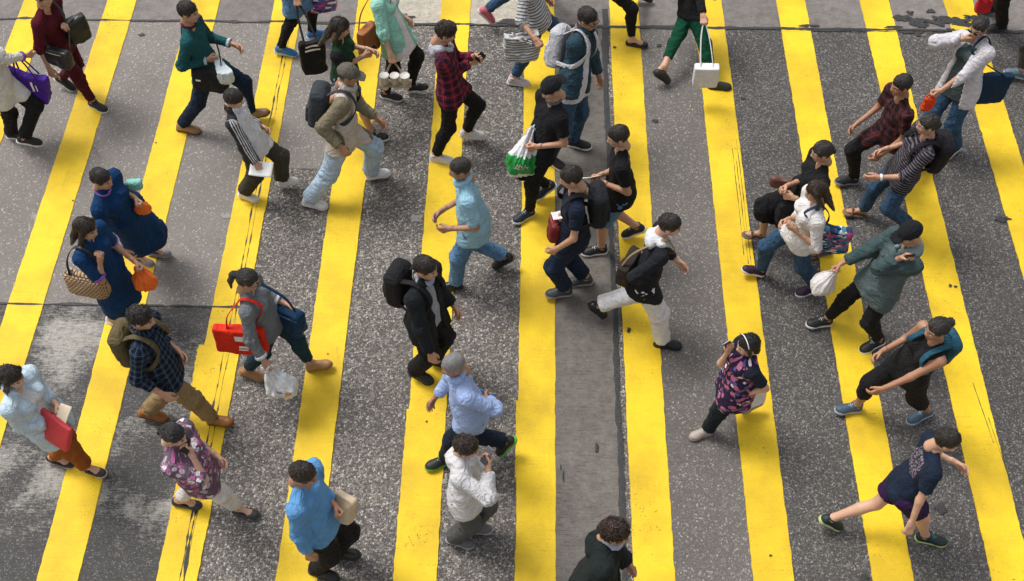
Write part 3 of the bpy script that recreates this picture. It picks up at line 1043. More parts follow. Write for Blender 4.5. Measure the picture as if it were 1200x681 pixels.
# ------------------------------------------------------------------ pose
def ik(a, t, l1, l2, pole):
    v = t - a
    d = np.linalg.norm(v)
    dm = (l1 + l2) * .9985
    if d > dm:
        t = a + v * dm / d; v = t - a; d = dm
    d = max(d, abs(l1 - l2) * 1.02 + .02)
    n = nrm(v)
    x = (l1 * l1 - l2 * l2 + d * d) / (2 * d)
    h = math.sqrt(max(l1 * l1 - x * x, 1e-8))
    pp = nrm(pole - n * (pole @ n))
    return a + n * x + pp * h, t

def solve(sp):
    k = sp['k']
    hd = math.radians(sp['dir'])
    F = np.array([math.cos(hd), math.sin(hd), 0]); L = np.array([-F[1], F[0], 0])
    o = dict(k=k, F=F, L=L)
    gl = [at(f[0], f[1], (f[2] if len(f) > 2 else 0) + .04) for f in (sp['fl'], sp['fr'])]
    hz = 1.583 * k
    N0 = None
    for it in range(26):
        C = at(*sp['head'], hz)
        N = C + (-.035 * F - .150 * UP) * k
        fm = (gl[0] + gl[1]) / 2
        m = (fm - N)[:2] * .72
        ln = np.linalg.norm(m); mx = sp.get('lean', .19) * k
        if ln > mx:
            m = m * mx / ln
        P = np.array([N[0] + m[0], N[1] + m[1], N[2] - math.sqrt((.525 * k) ** 2 - m @ m)])
        need = 0
        ank, rots = [], []
        for i, f in enumerate((sp['fl'], sp['fr'])):
            s = 1 if i == 0 else -1
            ah = (gl[i] - P) @ F
            pt = f[3] if len(f) > 3 else (34 if ah < -.22 else 14 if ah < -.12 else -14 if ah > .25 else 0)
            yaw = s * math.radians(6)
            ff = F * math.cos(yaw) + L * math.sin(yaw)
            fl = np.array([-ff[1], ff[0], 0])
            R = np.stack([ff, fl, UP], 1) @ rotm((0, 1, 0), math.radians(pt))
            zc = f[2] if len(f) > 2 else 0
            low = min((R @ (np.array([x, 0, 0]) * k))[2] for x in (-.13, .13))
            base = np.array([gl[i][0], gl[i][1], zc - low])
            ank.append(base + R @ (np.array([-.055, 0, .085]) * k)); rots.append((R, base))
            hip = P + s * L * .088 * k - UP * .035 * k
            need = max(need, np.linalg.norm(ank[i] - hip) - .812 * k)
        if need < .002 or hz < 1.30 * k:
            break
        hz -= need * .7 + .002
    o.update(C=C, N=N, P=P, ank=ank, foot=rots, hz=hz, need=need)
    T = nrm(N - P)
    Ft = nrm(F - T * (F @ T))
    tw = math.radians(sp.get('twist', 0))
    Fs = nrm(Ft * math.cos(tw) + np.cross(T, Ft) * math.sin(tw))
    Ls = np.cross(T, Fs)
    o.update(T=T, Ft=Ft, Lt=np.cross(T, Ft), Fs=Fs, Ls=Ls)
    b = sp.get('build', 1.0) * .97; o['b'] = b
    o['hip'], o['knee'], o['sh'], o['elb'], o['wri'], o['hx'] = [], [], [], [], [], []
    for i in (0, 1):
        s = 1 if i == 0 else -1
        hip = P + s * np.cross(UP, F) * .088 * k - UP * .035 * k
        kn, an = ik(hip, ank[i], .415 * k, .405 * k, F + s * .12 * L)
        o['hip'].append(hip); o['knee'].append(kn); o['ank'][i] = an
        sh = N - T * .088 * k + s * Ls * .168 * k * (.5 + .5 * b) * sp.get('shw', 1.0)
        spec = sp.get('hl' if i == 0 else 'hr', ('loc', .05, .06, -.50))
        if spec[0] == 'loc':
            t = sh + (Fs * spec[1] + s * Ls * spec[2] + UP * spec[3]) * k
        else:
            t = at(spec[1], spec[2], spec[3])
        pole = sp.get('pl' if i == 0 else 'pr', (-.7, .35, -.6))
        pole = Fs * pole[0] + s * Ls * pole[1] + UP * pole[2]
        el, wr = ik(sh, t, .285 * k, .250 * k, pole)
        o['sh'].append(sh); o['elb'].append(el); o['wri'].append(wr)
    hy, hp, hr = [math.radians(a) for a in (*sp.get('look', (0, 12)), 0)][:3]
    o['HR'] = np.stack([F, np.cross(UP, F), UP], 1) @ rotm((0, 0, 1), hy) @ rotm((0, 1, 0), hp)
    return o

def torso(o, off, low=-.05, top=True, vest=False):
    k, b, P, T, N = o['k'], o['b'], o['P'], o['T'], o['N']
    Lh, Ls = o['Lt'], o['Ls']
    Lm = nrm(Lh + Ls)
    f = o['Ft']
    p = [rc(P + T * low * k, P + T * .05 * k, (.096 * b) * k + off, (.088 * b) * k + off, Lh, 1.42),
         rc(P + T * .05 * k + f * .004, P + T * .20 * k + f * .004, (.086 * b) * k + off, (.082 * b) * k + off, Lm, 1.36),
         rc(P + T * .20 * k, P + T * .375 * k, (.084 * b) * k + off, (.074 * b) * k + off, Ls, 1.58)]
    if b > 1.08:
        p.append(ell(P + T * .10 * k + f * .05 * k, np.array([.09, .12, .12]) * k * b + off, np.stack([f, Lm, T], 1)))
    if top:
        for i in (0, 1):
            if vest:
                S = o['sh'][i] * .62 + N * .38 - T * .02 * k
                p.append(rc(N - T * .03 * k - o['Fs'] * .016 * k, S, .034 * k + off * .7, .036 * k + off * .8))
                p.append(rc(S, P + T * .30 * k + (1 if i == 0 else -1) * Ls * .080 * k, .040 * k + off * .9, .070 * k + off))
                continue
            p.append(rc(N - T * .022 * k - o['Fs'] * .016 * k, o['sh'][i] + T * .004 * k, .036 * k + off * .7, .044 * k + off * .8))
            p.append(rc(o['sh'][i] + T * .0, P + T * .30 * k + (1 if i == 0 else -1) * Ls * .080 * k, .044 * k + off * .9, .070 * k + off))
    if o.get('bust'):
        for s in (1, -1):
            p.append(ell(P + T * .345 * k + o['Fs'] * .078 * k + s * Ls * .062 * k, np.array([.045, .06, .055]) * k + off, np.stack([o['Fs'], Ls, T], 1)))
    return p

def arm(o, i, off0, off1, end=2.0):
    """end: 0..1 along the upper arm, 1..2 along the forearm"""
    k = o['k']
    a, b, c = o['sh'][i], o['elb'][i], o['wri'][i]
    p = []
    if end <= 1:
        e = a + (b - a) * end
        n = nrm(b - a)
        p.append(rc(a, a + (b - a) * min(1, end + .12), .043 * k + off0, (.043 - .009 * end) * k + off0 * 1.4, cuts=[(e, n)]))
    else:
        p.append(rc(a, b, .043 * k + off0, .034 * k + off0))
        e = b + (c - b) * (end - 1)
        n = nrm(c - b)
        p.append(rc(b, b + (c - b) * min(1.1, end - 1 + .12), .034 * k + off0, .0245 * k + off1, cuts=[(e, n)]))
    return p

def leg(o, i, off0, off1, end=2.0):
    k, b = o['k'], .5 + .5 * o['b']
    a, m, c = o['hip'][i], o['knee'][i], o['ank'][i]
    if end <= 1:
        e = a + (m - a) * end; n = nrm(m - a)
        return [rc(a, a + (m - a) * min(1, end + .1), .084 * k * b + off0, (.084 - .027 * end) * k * b + off1, cuts=[(e, n)])]
    p = [rc(a, m, .084 * k * b + off0, .054 * k + (off0 + off1) / 2)]
    e = m + (c - m) * (end - 1); n = nrm(c - m)
    if off1 < .016:                      # follows the calf
        q = m + (c - m) * .32 - o['F'] * .014 * k
        p += [rc(m, q, .050 * k + off1, .051 * k + off1), rc(q, m + (c - m) * min(1.08, end - 1 + .1), .050 * k + off1, .034 * k + off1, cuts=[(e, n)])]
    else:
        p += [rc(m, m + (c - m) * min(1.12, end - 1 + .12), .054 * k + (off0 + off1) / 2, .040 * k + off1, cuts=[(e, n)])]
    return p

def bones(o):
    b = [(o['P'] - o['T'] * .3, o['N'], .13, 0, o['Ft'])]
    for i in (0, 1):
        b += [(o['sh'][i], o['elb'][i], .045, 1, o['F']), (o['elb'][i], o['wri'][i], .04, 1, o['F'])]
    for i in (0, 1):
        b += [(o['hip'][i], o['knee'][i], .075, 0, o['F']), (o['knee'][i], o['ank'][i], .05, 0, o['F'])]
    return b

def dress_up(o, V, Q, use, amp, seed, fold=1.0):
    """garment coordinates for patterns, and folds pressed into the surface"""
    B = bones(o)
    B = [B[j] for j in use]
    best = np.full(len(V), 1e9)
    g = np.zeros((len(V), 3))
    fo = np.zeros(len(V))
    off = 0.0
    for j, (a, b, r, w, ref) in zip(use, B):
        ba = b - a; Lb = np.linalg.norm(ba); n = ba / Lb
        tr = ((V - a) @ n) / Lb
        t = np.clip(tr, 0, 1)
        q = V - a - t[:, None] * ba
        d = np.linalg.norm(q, axis=1) - r
        m = d < best
        x = nrm(ref - n * (ref @ n)); y = np.cross(n, x)
        qq = V - a
        an = np.arctan2(qq @ y, qq @ x)
        vv = tr * Lb + (0 if w == 0 else (.285 if j in (2, 4) else 0))
        uu = an * (r + .02)
        g[m] = np.stack([uu, vv, np.full(len(V), float(w))], 1)[m]
        # folds: run across the limb, slanting, strongest near the joints
        jn = np.exp(-((tr - 0) / .28) ** 2) * (.9 if j in (2, 4, 6, 8, 5, 7) else .25) + np.exp(-((tr - 1) / .28) ** 2) * (1.0 if j in (1, 3, 5, 7) else .7 if j in (6, 8, 2, 4) else .2) + .35
        ca, sa = np.cos(an), np.sin(an)
        f1 = vnoise(np.stack([vv * 26 + ca * 1.3 + seed, sa * 1.5 + vv * 3, ca * 1.2 + seed * 1.3], 1))
        f2 = vnoise(np.stack([vv * 9 + sa * 2.2 + seed * 2.1, ca * 2.6, sa * 2.6 + seed], 1))
        f3 = vnoise(np.stack([vv * 5 + seed, ca * 5 + seed, sa * 5], 1))
        if j == 0:
            dg = vnoise(np.stack([vv * 11 + an * 1.6 + seed, vv * 3 - an * .8, np.full(len(vv), seed * 1.9)], 1))
            dg2 = vnoise(np.stack([vv * 13 - an * 2.1 + seed * 3, vv * 2.5 + an, np.full(len(vv), seed * .7 + 4)], 1))
            f = (1 - np.abs(dg) * 2.2) * .55 + (1 - np.abs(dg2) * 2.2) * .45 + .35 * f1 * np.exp(-((tr - .38) / .16) ** 2) + .45 * f2
            f = f * .85
        else:
            f = (1 - np.abs(f1) * 2.0) * .75 * jn + .5 * f2 * (.4 + jn * .5) + .12
        fo[m] = f[m]
        best = np.minimum(best, d)
    N = vnormals(V, Q)
    fo = np.clip(fo, -.7, 1.7) + .1
    return V + N * (fo * amp * fold)[:, None], g

HB = .0136        # grid for clothes
def garment(o, root, name, prims, k, mat, use, amp=.008, seed=0, h=HB, carve=(), label=None):
    V, Q = surface(prims, h, k, carve)
    V = relax(V, Q, 1, .35)
    V, g = dress_up(o, V, Q, use, amp, seed)
    ob = link(name, quadmesh(name, V - o['root'], Q, mat, gco=g), root)
    if label:
        ob['label'] = label
    return ob

ARMS = [0, 1, 2, 3, 4]
LEGS = [0, 5, 6, 7, 8]
PEOPLE = {}

def person(pid, label, **sp):
    o = solve(sp)
    k = o['k']
    P, T, F, N, L = o['P'], o['T'], o['F'], o['N'], o['L']
    woman = sp.get('sex', 'm') == 'f'
    o['bust'] = woman and sp.get('adult', True)
    gx, gy = (o['foot'][0][1][:2] + o['foot'][1][1][:2]) / 2
    o['root'] = np.array([gx, gy, 0.])
    root = empty('person', o['root'])
    tag(root, label, 'person', 'people on the crossing')
    o['obj'] = root
    PEOPLE[pid] = o
    if o['need'] > .03 or o['hz'] < 1.40 * k:
        print('POSE', pid, 'need %.3f hz/k %.3f' % (o['need'], o['hz'] / k))
    sk = skin(sp.get('skin', S_MID))
    seed = (hash(str(pid)) % 1000) * 0 + sum(ord(c) for c in str(pid)) * 1.37 + len(str(pid)) * 11.1

    # ---- body: one skin from the neck to the feet, hands and head grown on
    p = torso(o, 0.0)
    hb = o['C'] + o['HR'] @ (np.array([-.035, 0, -.115]) * k)
    p.append(rc(N - T * .04 * k, hb, .056 * k * (.9 if woman else 1), .047 * k * (.9 if woman else 1)))
    for i in (0, 1):
        p += arm(o, i, 0, 0, 2.0)
        p += leg(o, i, -.004, 0, 2.08)
        R, base = o['foot'][i]
        q = lambda x, y, z: base + R @ (np.array([x, y, z]) * k)
        p += [rc(o['ank'][i], q(-.095, 0, .038), .034 * k, .026 * k), rc(o['ank'][i], q(.05, 0, .040), .032 * k, .022 * k), rc(q(.05, .0, .034), q(.105, 0, .030), .024 * k, .016 * k, R[:, 1], 1.7)]
    V, Q = surface(p, .0185, .008)
    V = relax(V, Q, 1, .4)
    arrs = [(V, Q, np.zeros(len(Q), int))]
    hv, hq, hm = head_arrays('woman' if woman else 'man')
    arrs.append((o['C'] + (hv * k * sp.get('headk', 1.0) * .92) @ o['HR'].T, hq, hm))
    o['hand'] = []
    for i in (0, 1):
        s = 1 if i == 0 else -1
        x = nrm(o['wri'][i] - o['elb'][i])
        drop = sp.get('droph', 0.25)
        x = nrm(x - UP * drop * (1 - abs(x[2])))
        ref = o['F'] * abs(x[2]) + UP * (1 - abs(x[2])) - s * o['L'] * .15
        th = sp.get('thl' if i == 0 else 'thr')
        if th is not None:
            ref = o['F'] * th[0] + s * o['L'] * th[1] + UP * th[2]
        y = nrm(ref - x * (ref @ x))
        z = np.cross(x, y) * (1 if i == 1 else -1)
        hv, hq = hand_arrays(sp.get('gl' if i == 0 else 'gr', 'relaxed'))
        R = np.stack([x, y, z], 1)
        arrs.append((o['wri'][i] + (hv * k) @ R.T, hq if i == 1 else hq[:, ::-1], np.zeros(len(hq), int)))
        o['hand'].append((o['wri'][i] + R @ (np.array([.075, 0, -.022]) * k), R))
    A, B, Cm, n0 = [], [], [], 0
    for v, q, m in arrs:
        A.append(v); B.append(q + n0); Cm.append(m); n0 += len(v)
    hc = sp.get('hair', ('short', BLACKHAIR))
    link('body', quadmesh('body', np.concatenate(A) - o['root'], np.concatenate(B), [sk, M_EYEW, M_IRIS, hairmat(hc[1]), M_LIP], np.concatenate(Cm)), root)

    # ---- hair, cap, glasses
    HM = mat4(o['HR'], o['C'] - o['root'], k * sp.get('headk', 1.0) * .92)
    link('hair', hair_mesh(*hc), root, HM)
    if 'cap' in sp:
        link('cap', cap_mesh(*sp['cap']), root, HM)
    if sp.get('glasses'):
        parts = []
        for s in (1, -1):
            v, q = uvball((.103, s * .033, .004), (.004, .025, .017), 12, 7); parts.append((v, q))
            parts.append(ribbon([(.102, s * .056, .010), (.05, s * .080, .012), (-.01, s * .086, .010)], .006, .004, (0, s, 0), samples=3))
        parts.append(ribbon([(.106, .012, .010), (.110, 0, .011), (.106, -.012, .010)], .004, .004, (1, 0, 0), samples=3))
        v, q = join(parts)
        link('glasses', quadmesh('glasses', v, q, solid((.01, .01, .012), .15, name='dark_glasses')), root, HM)
    if sp.get('band'):
        an = np.linspace(0, math.pi, 9)
        pts = [(.028 - .03 * math.sin(a) * .2, .094 * math.cos(a), .035 + .108 * math.sin(a)) for a in an]
        v, q = ribbon(pts, .010, .006, [(0, math.cos(a), math.sin(a)) for a in an], samples=2)
        link('hair_band', quadmesh('hair_band', v, q, solid(sp['band'], .35, name='hair_band')), root, HM)

    # ---- shoes
    st, c, so, c2 = sp.get('shoes', ('sneaker', (.02, .02, .02), (.6, .6, .58), (.5, .5, .5)))
    up, sl = shoe_meshes(st, c, so, c2)
    for i in (0, 1):
        R, base = o['foot'][i]
        M = mat4(R @ np.diag([1, 1 if i == 0 else -1, 1]) if False else R, base - o['root'], k)
        s_ = link('shoe', up, root, M)
        link('sole', sl, s_)

    # ---- lower garment
    b = sp.get('bottom')
    if b:
        o0, o1, end = b.get('o0', .016), b.get('o1', .020), b.get('end', 1.97)
        pr = [rc(P - T * .03 * k - UP * .02 * k, P + T * .12 * k, .098 * k * o['b'] + o0 * .8, .088 * k * o['b'] + o0 * .7, o['Lt'], 1.40, cuts=[(P + T * .13 * k, T)])]
        for i in (0, 1):
            s = 1 if i == 0 else -1
            pr += leg(o, i, o0, o1, end)
            pr.append(ell(P - UP * .045 * k - F * .055 * k + s * L * .055 * k, np.array([.070, .070, .080]) * k * (.5 + .5 * o['b']) + o0 * .6))
        ob = garment(o, root, b.get('name', 'trousers'), pr, b.get('kk', .011), b['mat'], LEGS, b.get('amp', .011), seed)
        if sp.get('socks'):
            pass
    # ---- skirt
    b = sp.get('skirt')
    if b:
        hem = b['hem'] * k
        cut = [(np.array([0, 0, hem]), np.array([0, 0, -1.]))]
        pr = [rc(P - UP * .04 * k, P + T * .12 * k, .112 * k + .012, .098 * k + .010, o['Lt'], 1.4, cuts=[(P + T * .13 * k, T)])]
        km = (o['knee'][0] + o['knee'][1]) / 2
        pr.append(rc(P, np.array([km[0], km[1], hem - .03]), .12 * k, b.get('flare', .15) * k, L, 1.15, cuts=cut))
        for i in (0, 1):
            kn = o['knee'][i]; e = kn.copy(); e[2] = min(e[2] - .02, hem - .03)
            pr.append(rc(o['hip'][i], kn, .098 * k, .088 * k, cuts=cut))
            pr.append(rc(kn, e, .088 * k, .088 * k, cuts=cut))
        garment(o, root, b.get('name', 'skirt'), pr, .035, b['mat'], LEGS, b.get('amp', .012), seed)
    # ---- tops, innermost first
    for n_, t in enumerate(sp.get('tops', ())):
        off = t.get('off', .012) * .8 + (.009 if n_ else 0)
        hem = t.get('hem', .12) * k
        end = t.get('sleeve', .62)
        cutp = [(P - T * hem, -T)]
        ft = o['Ft']
        only = t.get('only')
        pr = [] if only else torso(o, off, low=-.02, vest=end < .1)
        bo = sp['bottom'].get('o0', .016) if sp.get('bottom') else .012
        lo_ = max(off, bo * .85) + .006 + .008 * n_
        w = t.get('loose', .0)
        if not only:
          pr.append(rc(P + T * .11 * k, P - T * (hem + .02), .096 * k * o['b'] + lo_ + w * .3, .100 * k * o['b'] + lo_ + w * .8, o['Lt'], 1.41, cuts=cutp))
          for s in (1, -1):
              pr.append(ell(P - UP * .045 * k - F * .055 * k + s * L * .055 * k, np.array([.070, .070, .080]) * k * (.5 + .5 * o['b']) + lo_, cuts=cutp))
        if hem > .07 * k and not only:
            for i in (0, 1):
                pr.append(rc(o['hip'][i], o['hip'][i] + (o['knee'][i] - o['hip'][i]) * .6, .086 * k * (.5 + .5 * o['b']) + lo_, .078 * k + lo_, cuts=cutp))
        for i in (0, 1):
            if end > .02:
                pr += arm(o, i, off + t.get('so', .004), off + t.get('so', .004), end)
        if t.get('collar', 0):
            # a stand-up ring round the neck, lower in front
            c0 = N + T * .018 * k
            R0 = .066 * k
            for a in range(10):
                a0, a1 = 2 * math.pi * a / 10, 2 * math.pi * (a + 1) / 10
                q = lambda g: c0 + o['Fs'] * (R0 * math.cos(g) + .012 * k) + o['Ls'] * R0 * 1.02 * math.sin(g) + T * (.014 - .030 * math.cos(g)) * k
                pr.append(rc(q(a0), q(a1), .011 * k * t['collar'] + off * .25, .011 * k * t['collar'] + off * .25))
        if t.get('hood'):
            for s in (1, -1):
                pr.append(rc(N - T * .03 * k - o['Fs'] * .085 * k, N + T * .0 * k - o['Fs'] * .02 * k + s * o['Ls'] * .085 * k, .050 * k, .034 * k))
                pr.append(rc(N + s * o['Ls'] * .085 * k - o['Fs'] * .02 * k, N - T * .05 * k + o['Fs'] * .075 * k + s * o['Ls'] * .03 * k, .034 * k, .022 * k))
            pr.append(ell(N - T * .06 * k - o['Fs'] * .095 * k, np.array([.05, .10, .075]) * k, np.stack([o['Fs'], o['Ls'], T], 1)))
        carve = []
        if t.get('open'):
            w0, w1 = t['open']
            def wedge(X_, P=P, T=T, Ls=o['Ls'], Fs=o['Fs'], w0=w0, w1=w1, k=k):
                q = X_ - P
                y, x, z = q @ Ls, q @ Fs, (q @ T) / (.52 * k)
                return np.maximum(np.abs(y) - (w0 + (w1 - w0) * np.clip(z, -.4, 1.1)) * k, .035 * k - x)
            carve.append(wedge)
        if t.get('vneck'):
            def vn(X_, P=P, T=T, Ls=o['Ls'], Fs=o['Fs'], k=k, d=t['vneck']):
                q = X_ - P
                y, x, z = q @ Ls, q @ Fs, (q @ T)
                return np.maximum(np.abs(y) - np.clip((z - (.53 - d) * k) * .55, -.02, .055 * k), .02 * k - x)
            carve.append(vn)
        garment(o, root, t.get('name', 'shirt'), pr, t.get('kk', .011), t['mat'], ARMS, .005 if only else (t.get('amp', .0105) if n_ == len(sp['tops']) - 1 or sp['tops'][-1].get('only') else .004), seed + 3.3 * n_, carve=carve)
        for tr in ('cuff', 'neckband'):
            if t.get(tr):
                parts = []
                if tr == 'cuff':
                    for i in (0, 1):
                        a, b_, c_ = o['sh'][i], o['elb'][i], o['wri'][i]
                        e = a + (b_ - a) * end if end <= 1 else b_ + (c_ - b_) * (end - 1)
                        nn = nrm(b_ - a) if end <= 1 else nrm(c_ - b_)
                        rr = ((.049 - .011 * end) if end <= 1 else .040 - .013 * (end - 1)) * k + off + .008
                        x = nrm(np.cross(nn, [.3, .5, .8])); y = np.cross(nn, x)
                        for j in range(2):
                            ring = [e - nn * .004 + (x * math.cos(q_) + y * math.sin(q_)) * rr for q_ in np.linspace(math.pi * j, math.pi * (j + 1), 7)]
                            parts.append(ribbon(ring, .030, .010, [r_ - e for r_ in ring], samples=3))
                else:
                    c0 = N + T * .016 * k
                    for j in range(2):
                        an = np.linspace(math.pi * j, math.pi * (j + 1), 8)
                        ring = [c0 + o['Fs'] * (.066 * k * math.cos(q_) + .006 * k) + o['Ls'] * .068 * k * math.sin(q_) + T * (-.006 - .022 * math.cos(q_)) * k for q_ in an]
                        parts.append(ribbon(ring, .024, .010, [nrm(r_ - c0) + T * .4 for r_ in ring], samples=3))
                for pr_ in ((parts[:2], parts[2:]) if tr == 'cuff' else (parts,)):
                    v, q = join(pr_)
                    link('cuff' if tr == 'cuff' else 'collar', quadmesh(tr, v - o['root'], q, cloth(t[tr]), gco=v), root)
    if sp.get('watch'):
        i, c = sp['watch']
        n = nrm(o['wri'][i] - o['elb'][i]); e = o['wri'][i] - n * .02
        x = nrm(np.cross(n, [.3, .5, .8])); y = np.cross(n, x)
        parts = []
        for j in range(2):
            ring = [e + (x * math.cos(q_) + y * math.sin(q_)) * .031 * k for q_ in np.linspace(math.pi * j, math.pi * (j + 1), 7)]
            parts.append(ribbon(ring, .022, .008, [r_ - e for r_ in ring], samples=3))
        v, q = join(parts)
        link('watch', quadmesh('watch', v - o['root'], q, solid(c, .4, name='watch_band')), root)
    return o

# ------------------------------------------------------------------ things people carry
def pw(o, f, l, t):
    """point in a person's torso frame: forward, left, along the spine from the pelvis (metres for a 1.70 m adult)"""
    k = o['k']
    return o['P'] + (o['Ft'] * f + o['Lt'] * l + o['T'] * t) * k

def bagroot(name, label, cat, base, group='bags people carry'):
    r = empty(name, base)
    tag(r, label, cat, group)
    return r

def softbag(label, c, size, yaw, mat, handle_mat=None, apex=None, name='tote_bag', cat='bag', taper=.35, pinch=0.0, lean=0.0, roll=0.0,
            noise=.012, rnd=.02, hw=.022, prints=(), seed=1.0, straps=(), trim=None):
    """soft bag hanging at c (its centre); size = width, height, depth; apex = point its two handles run up to"""
    w, h, d = size
    c = np.asarray(c, float)
    a = math.radians(yaw)
    X_ = np.array([math.cos(a), math.sin(a), 0]); Y_ = np.array([-X_[1], X_[0], 0])
    R = np.stack([X_, Y_, UP], 1) @ rotm((1, 0, 0), math.radians(lean)) @ rotm((0, 1, 0), math.radians(roll))
    p = [rbox((0, 0, 0), (w / 2, d / 2, h / 2), min(rnd, d / 2.05))]
    res = max(.0105, min(w, h) / 30)
    V, Q = surface(p, res, .004)
    V = relax(V, Q, 2, .4)
    t = np.clip((V[:, 2] + h / 2) / h, 0, 1)
    g0 = V.copy()
    V[:, 1] *= 1 - taper * t ** 1.6
    V[:, 0] *= 1 - pinch * t ** 2.2
    V[:, 1] *= 1 + .25 * np.sin(np.pi * np.clip(V[:, 0] / w + .5, 0, 1)) * (1 - t * .5)
    V[:, 2] -= .03 * h * np.cos(np.pi * V[:, 0] / w) * (t < .5) * (1 - t * 2)
    N = vnormals(V, Q)
    V = V + N * ((vnoise(V * 9 + seed) + .6 * vnoise(V * 21 + seed)) * noise)[:, None]
    V[:, 2] -= .12 * h * t * np.cos(np.pi * np.clip(V[:, 0] / w, -.5, .5)) * (taper > .3)
    base = c + R @ np.array([0, 0, -h / 2])
    root = bagroot(name, label, cat, base)
    link('bag_body', quadmesh('bag_body', (V @ R.T) + c - base, Q, mat, gco=g0[:, [0, 2, 1]] * [1, 1, 0]), root)
    hm = handle_mat or mat
    if apex is not None:
        ap = np.asarray(apex, float)
        for s in (1, -1):
            l = c + R @ np.array([-w * .26 * (1 - pinch), s * d * .5 * (1 - taper), h * .42])
            r = c + R @ np.array([w * .26 * (1 - pinch), s * d * .5 * (1 - taper), h * .42])
            top = ap + R @ np.array([0, s * .008, 0])
            v, q = ribbon([l, l * .35 + top * .65 - X_ * .02, top, r * .35 + top * .65 + X_ * .02, r], hw, .006, Y_, samples=5)
            link('handle', quadmesh('handle', v - base, q, hm, gco=v), root)
    for pts, ref in straps:
        v, q = ribbon(pts, .028, .008, ref, samples=6)
        link('strap', quadmesh('strap', v - base, q, hm, gco=v), root)
    for (x, z, pw_, ph, m_, sl) in prints:      # flat print: thin film patches following the faces
        for s in (1, -1):
            n = 7
            vv = []
            for i in range(n):
                for j in range(4):
                    xx = x + (i / (n - 1) - .5) * pw_ + sl * (j / 3 - .5) * ph
                    zz = z + (j / 3 - .5) * ph
                    tt = (zz + h / 2) / h
                    k_ = np.argmin((V[:, 0] - xx) ** 2 + (V[:, 2] - zz) ** 2 + (np.sign(V[:, 1]) != s) * 1.0)
                    vv.append((xx, V[k_, 1] + s * .004, zz))
            qq = [(i * 4 + j, i * 4 + j + 1, (i + 1) * 4 + j + 1, (i + 1) * 4 + j)[::s] for i in range(n - 1) for j in range(3)]
            link('print', quadmesh('print', (np.array(vv) @ R.T) + c - base, np.array(qq), m_), root)
    if trim:
        for s in (1, -1):
            v, q = ribbon([(-w * .47, s * (d * .5 * (1 - taper * .7)), h * .36), (0, s * (d * .56 * (1 - taper * .6)), h * .33), (w * .47, s * (d * .5 * (1 - taper * .7)), h * .36)], .012, .008, (0, s, 0), samples=5)
            link('zip', quadmesh('zip', (v @ R.T) + c - base, q, trim), root)
    return root

def backpack(o, label, col, w=.27, h=.40, d=.15, up=.29, back=.205, strap_c=None, mat=None, seed=1.0, pocket=None):
    k = o['k']
    f, l, T = o['Fs'], o['Ls'], o['T']
    R = np.stack([f, l, T], 1)
    mat = mat or cloth(col, rough=.75)
    sm = cloth(strap_c or col, rough=.75)
    c = o['P'] + (T * up - f * back) * k
    p = [rbox((0, 0, 0), (d / 2, w / 2, h / 2), .055), ell((.0, 0, h * .38), (d * .42, w * .42, h * .2))]
    V, Q = surface(p, .011, .012)
    V = relax(V, Q, 1)
    V = V + vnormals(V, Q) * ((vnoise(V * 8 + seed) + .5 * vnoise(V * 19 + seed)) * .007)[:, None]
    base = c - T * h / 2
    root = bagroot('backpack', label, 'backpack', base, 'backpacks on walkers')
    link('bag_body', quadmesh('bag_body', V @ R.T + c - base, Q, mat, gco=V), root)
    V, Q = surface([rbox((-d * .46, 0, -h * .17), (.035, w * .36, h * .23), .03)], .011, .006)
    V = V + vnormals(V, Q) * (vnoise(V * 14 + seed) * .006)[:, None]
    link('pocket', quadmesh('pocket', V @ R.T + c - base, Q, cloth(pocket, rough=.75) if pocket else mat, gco=V), root)
    zp = [np.array([-d * .30, -w * .46, h * .05]), np.array([-d * .34, -w * .40, h * .40]), np.array([-d * .34, 0, h * .50]), np.array([-d * .34, w * .40, h * .40]), np.array([-d * .30, w * .46, h * .05])]
    v, q = ribbon(zp, .012, .010, (-1, 0, .3), samples=5)
    link('zip', quadmesh('zip', v @ R.T + c - base, q, solid((.02, .02, .022), .4, name='zip_tape')), root)
    v, q = ribbon([(d * .35, -.03, h * .47), (d * .30, 0, h * .56), (d * .35, .03, h * .47)], .02, .008, (1, 0, 0), samples=5)
    link('handle', quadmesh('handle', v @ R.T + c - base, q, sm, gco=v), root)
    g = o.get('pad', .0)
    for s in (1, -1):
        S = o['sh'][0 if s == 1 else 1]
        N = o['N']
        top = N * .42 + S * .58 + T * (.075 * k + g)
        a = c + R @ np.array([d * .35, s * w * .26, h * .40])
        fr = top - T * .07 * k + f * (.090 * k + g)
        fr2 = top - T * .19 * k + f * (.125 * k + g) + s * l * .02
        und = o['P'] + (T * .22 + s * l * .175 + f * .03) * k + s * l * g
        e = c + R @ np.array([d * .3, s * w * .42, -h * .30])
        refs = [T - f * .5, T, f + T * .6, f, s * l + f * .4, s * l]
        v, q = ribbon([a, top - f * .02, fr, fr2, und, e], .048, .012, np.array([nrm(r) for r in refs]), samples=6)
        link('strap', quadmesh('strap', v - base, q, sm, gco=v), root)
    return root

def shoulder_loop(o, side, bag_pts, lift=.075, inner=.5, g=.0):
    """strap path from one bag corner over the shoulder to the other; side 0 left, 1 right"""
    k = o['k']; T, f = o['T'], o['Fs']
    S = o['N'] * inner + o['sh'][side] * (1 - inner)
    s = 1 if side == 0 else -1
    a, b = bag_pts
    top = S + T * (lift * k + g)
    pts = [a, a * .5 + (S + f * .11 * k) * .5 + f * (.05 * k), S + f * (.095 * k + g) - T * .02, top, S - f * (.095 * k + g) - T * .02, b * .5 + (S - f * .10 * k) * .5 - f * (.04 * k), b]
    refs = np.array([f, f, f + T * .5, T, -f + T * .5, -f, -f])
    return pts, refs

